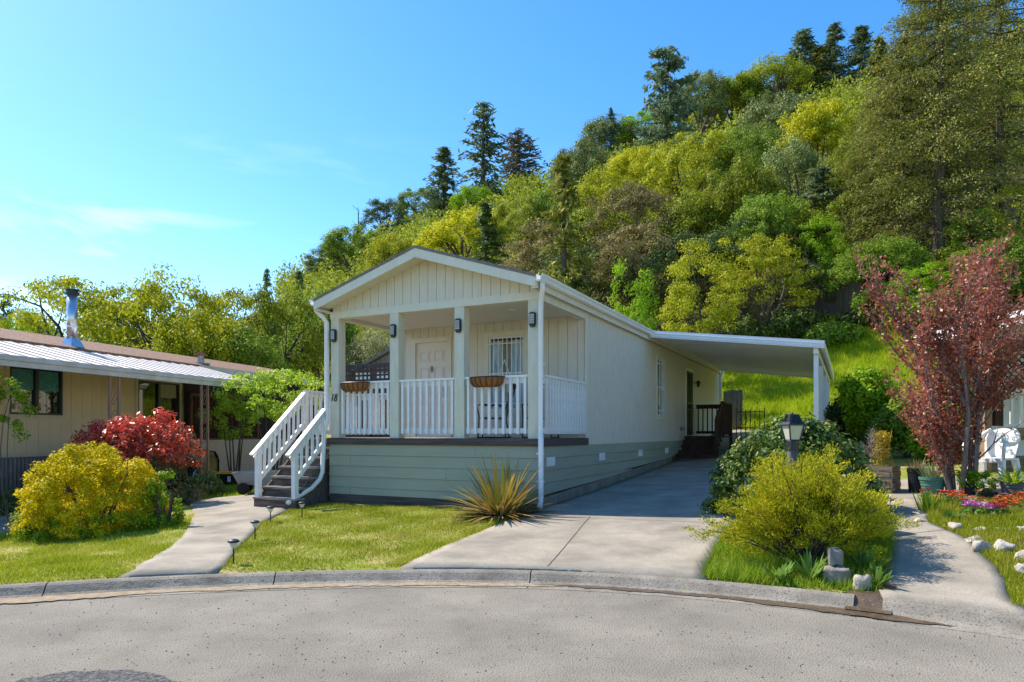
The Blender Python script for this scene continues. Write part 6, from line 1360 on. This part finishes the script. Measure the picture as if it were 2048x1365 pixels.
m.add(V, Q); bk_ = m.build('backrest', 'chair_plastic', ch)
link('flower_print', leaf_mesh('flower_print', [leaf_v(np.stack([rng2.randn(16) * .05, np.full(16, 0.268), 0.70 + rng2.randn(16) * .04], 1), np.stack([rng2.randn(16), 0 * rng2.randn(16), rng2.randn(16)], 1), 0.05, 0.4, rng2)]), 'teal_print', bk_)

# ------------------------------------------------------------------ lamp post and path lights
LY = 8.1; LX = ray(1585, LY); g_ = gzf(LX, LY); lp = thing('lamp_post', 'black garden lantern on a weathered grey timber post', 'lamp post', (LX, LY, g_), R(8)); zt = 1.40 - g_
m = MB(); m.tube([(0, 0, -0.2), (0, 0, zt * .5), (0, 0, zt - 0.08)], [0.068, 0.066, 0.064], 16); m.build('post', 'weathered_post', lp)
m = MB(); m.lathe([(0.072, zt - 0.11), (0.072, zt - 0.0), (0.064, zt + 0.02)], 16); m.build('collar', 'black_metal', lp)
zb = zt + 0.02; zc = zb + 0.165
def frus(r0, r1, z0, z1, mat, name, t=None): 
    m = MB(); m.lathe([(r0 * 1.414, z0), (r1 * 1.414, z1)], 4); return m.build(name, mat, t or lp, rot=(0, 0, R(45)))
gl_ = frus(0.058, 0.088, zb, zc, 'lamp_glass', 'glass')
m = MB()
for sx in (-1, 1):
    for sy in (-1, 1): m.bar((sx * 0.062, sy * 0.062, zb), (sx * 0.093, sy * 0.093, zc), 0.014, 0.014)
m.build('cage', 'black_metal', lp)
m = MB(); m.lathe([(0.02, zb + .05), (0.045, zb + .07), (0.05, zb + .10), (0.03, zb + .14)], 14); m.build('bulb', 'white_metal', lp)
m = MB(); m.lathe([(0.108 * 1.414, zc), (0.107 * 1.414, zc + 0.014), (0.080 * 1.414, zc + 0.045), (0.062 * 1.414, zc + 0.10), (0.055 * 1.414, zc + 0.135), (0.02, zc + 0.14)], 4); cpz = m.build('roof', 'black_metal', lp, rot=(0, 0, R(45)))
m = MB()
for sx in range(-2, 3):
    for sy in (-1, 1): m.bar((sx * 0.03, sy * 0.084, zc + 0.047), (sx * 0.022, sy * 0.057, zc + 0.135), 0.007, 0.007); m.bar((sy * 0.084, sx * 0.03, zc + 0.047), (sy * 0.057, sx * 0.022, zc + 0.135), 0.007, 0.007)
m.build('roof_ribs', 'black_metal', lp); MB().lathe([(0.008, zc + .14), (0.012, zc + .155), (0.004, zc + .17)], 8).build('finial', 'black_metal', lp)
for i, (px, py, lab) in enumerate([(467, 1128, 'solar path light nearest the kerb'), (510, 1080, 'solar path light second from the kerb'), (541, 1046, 'solar path light third from the kerb'), (604, 1036, 'solar path light against the bottom porch step')]):
    X, Y = G(px, py); t = thing('solar_light', lab, 'path light', (X, Y, gzf(X, Y)), 0, 'solar lights along the front walk')
    MB().tube([(0, 0, -0.05), (0, 0, 0.17)], 0.009, 8).build('stake', 'black_metal', t); m = MB(); m.lathe([(0.022, 0.17), (0.046, 0.225)], 16); m.build('lens', 'solar_lens', t); m = MB(); m.lathe([(0.05, 0.226), (0.062, 0.232), (0.056, 0.25), (0.03, 0.262)], 18); m.build('cap', 'black_metal', t)
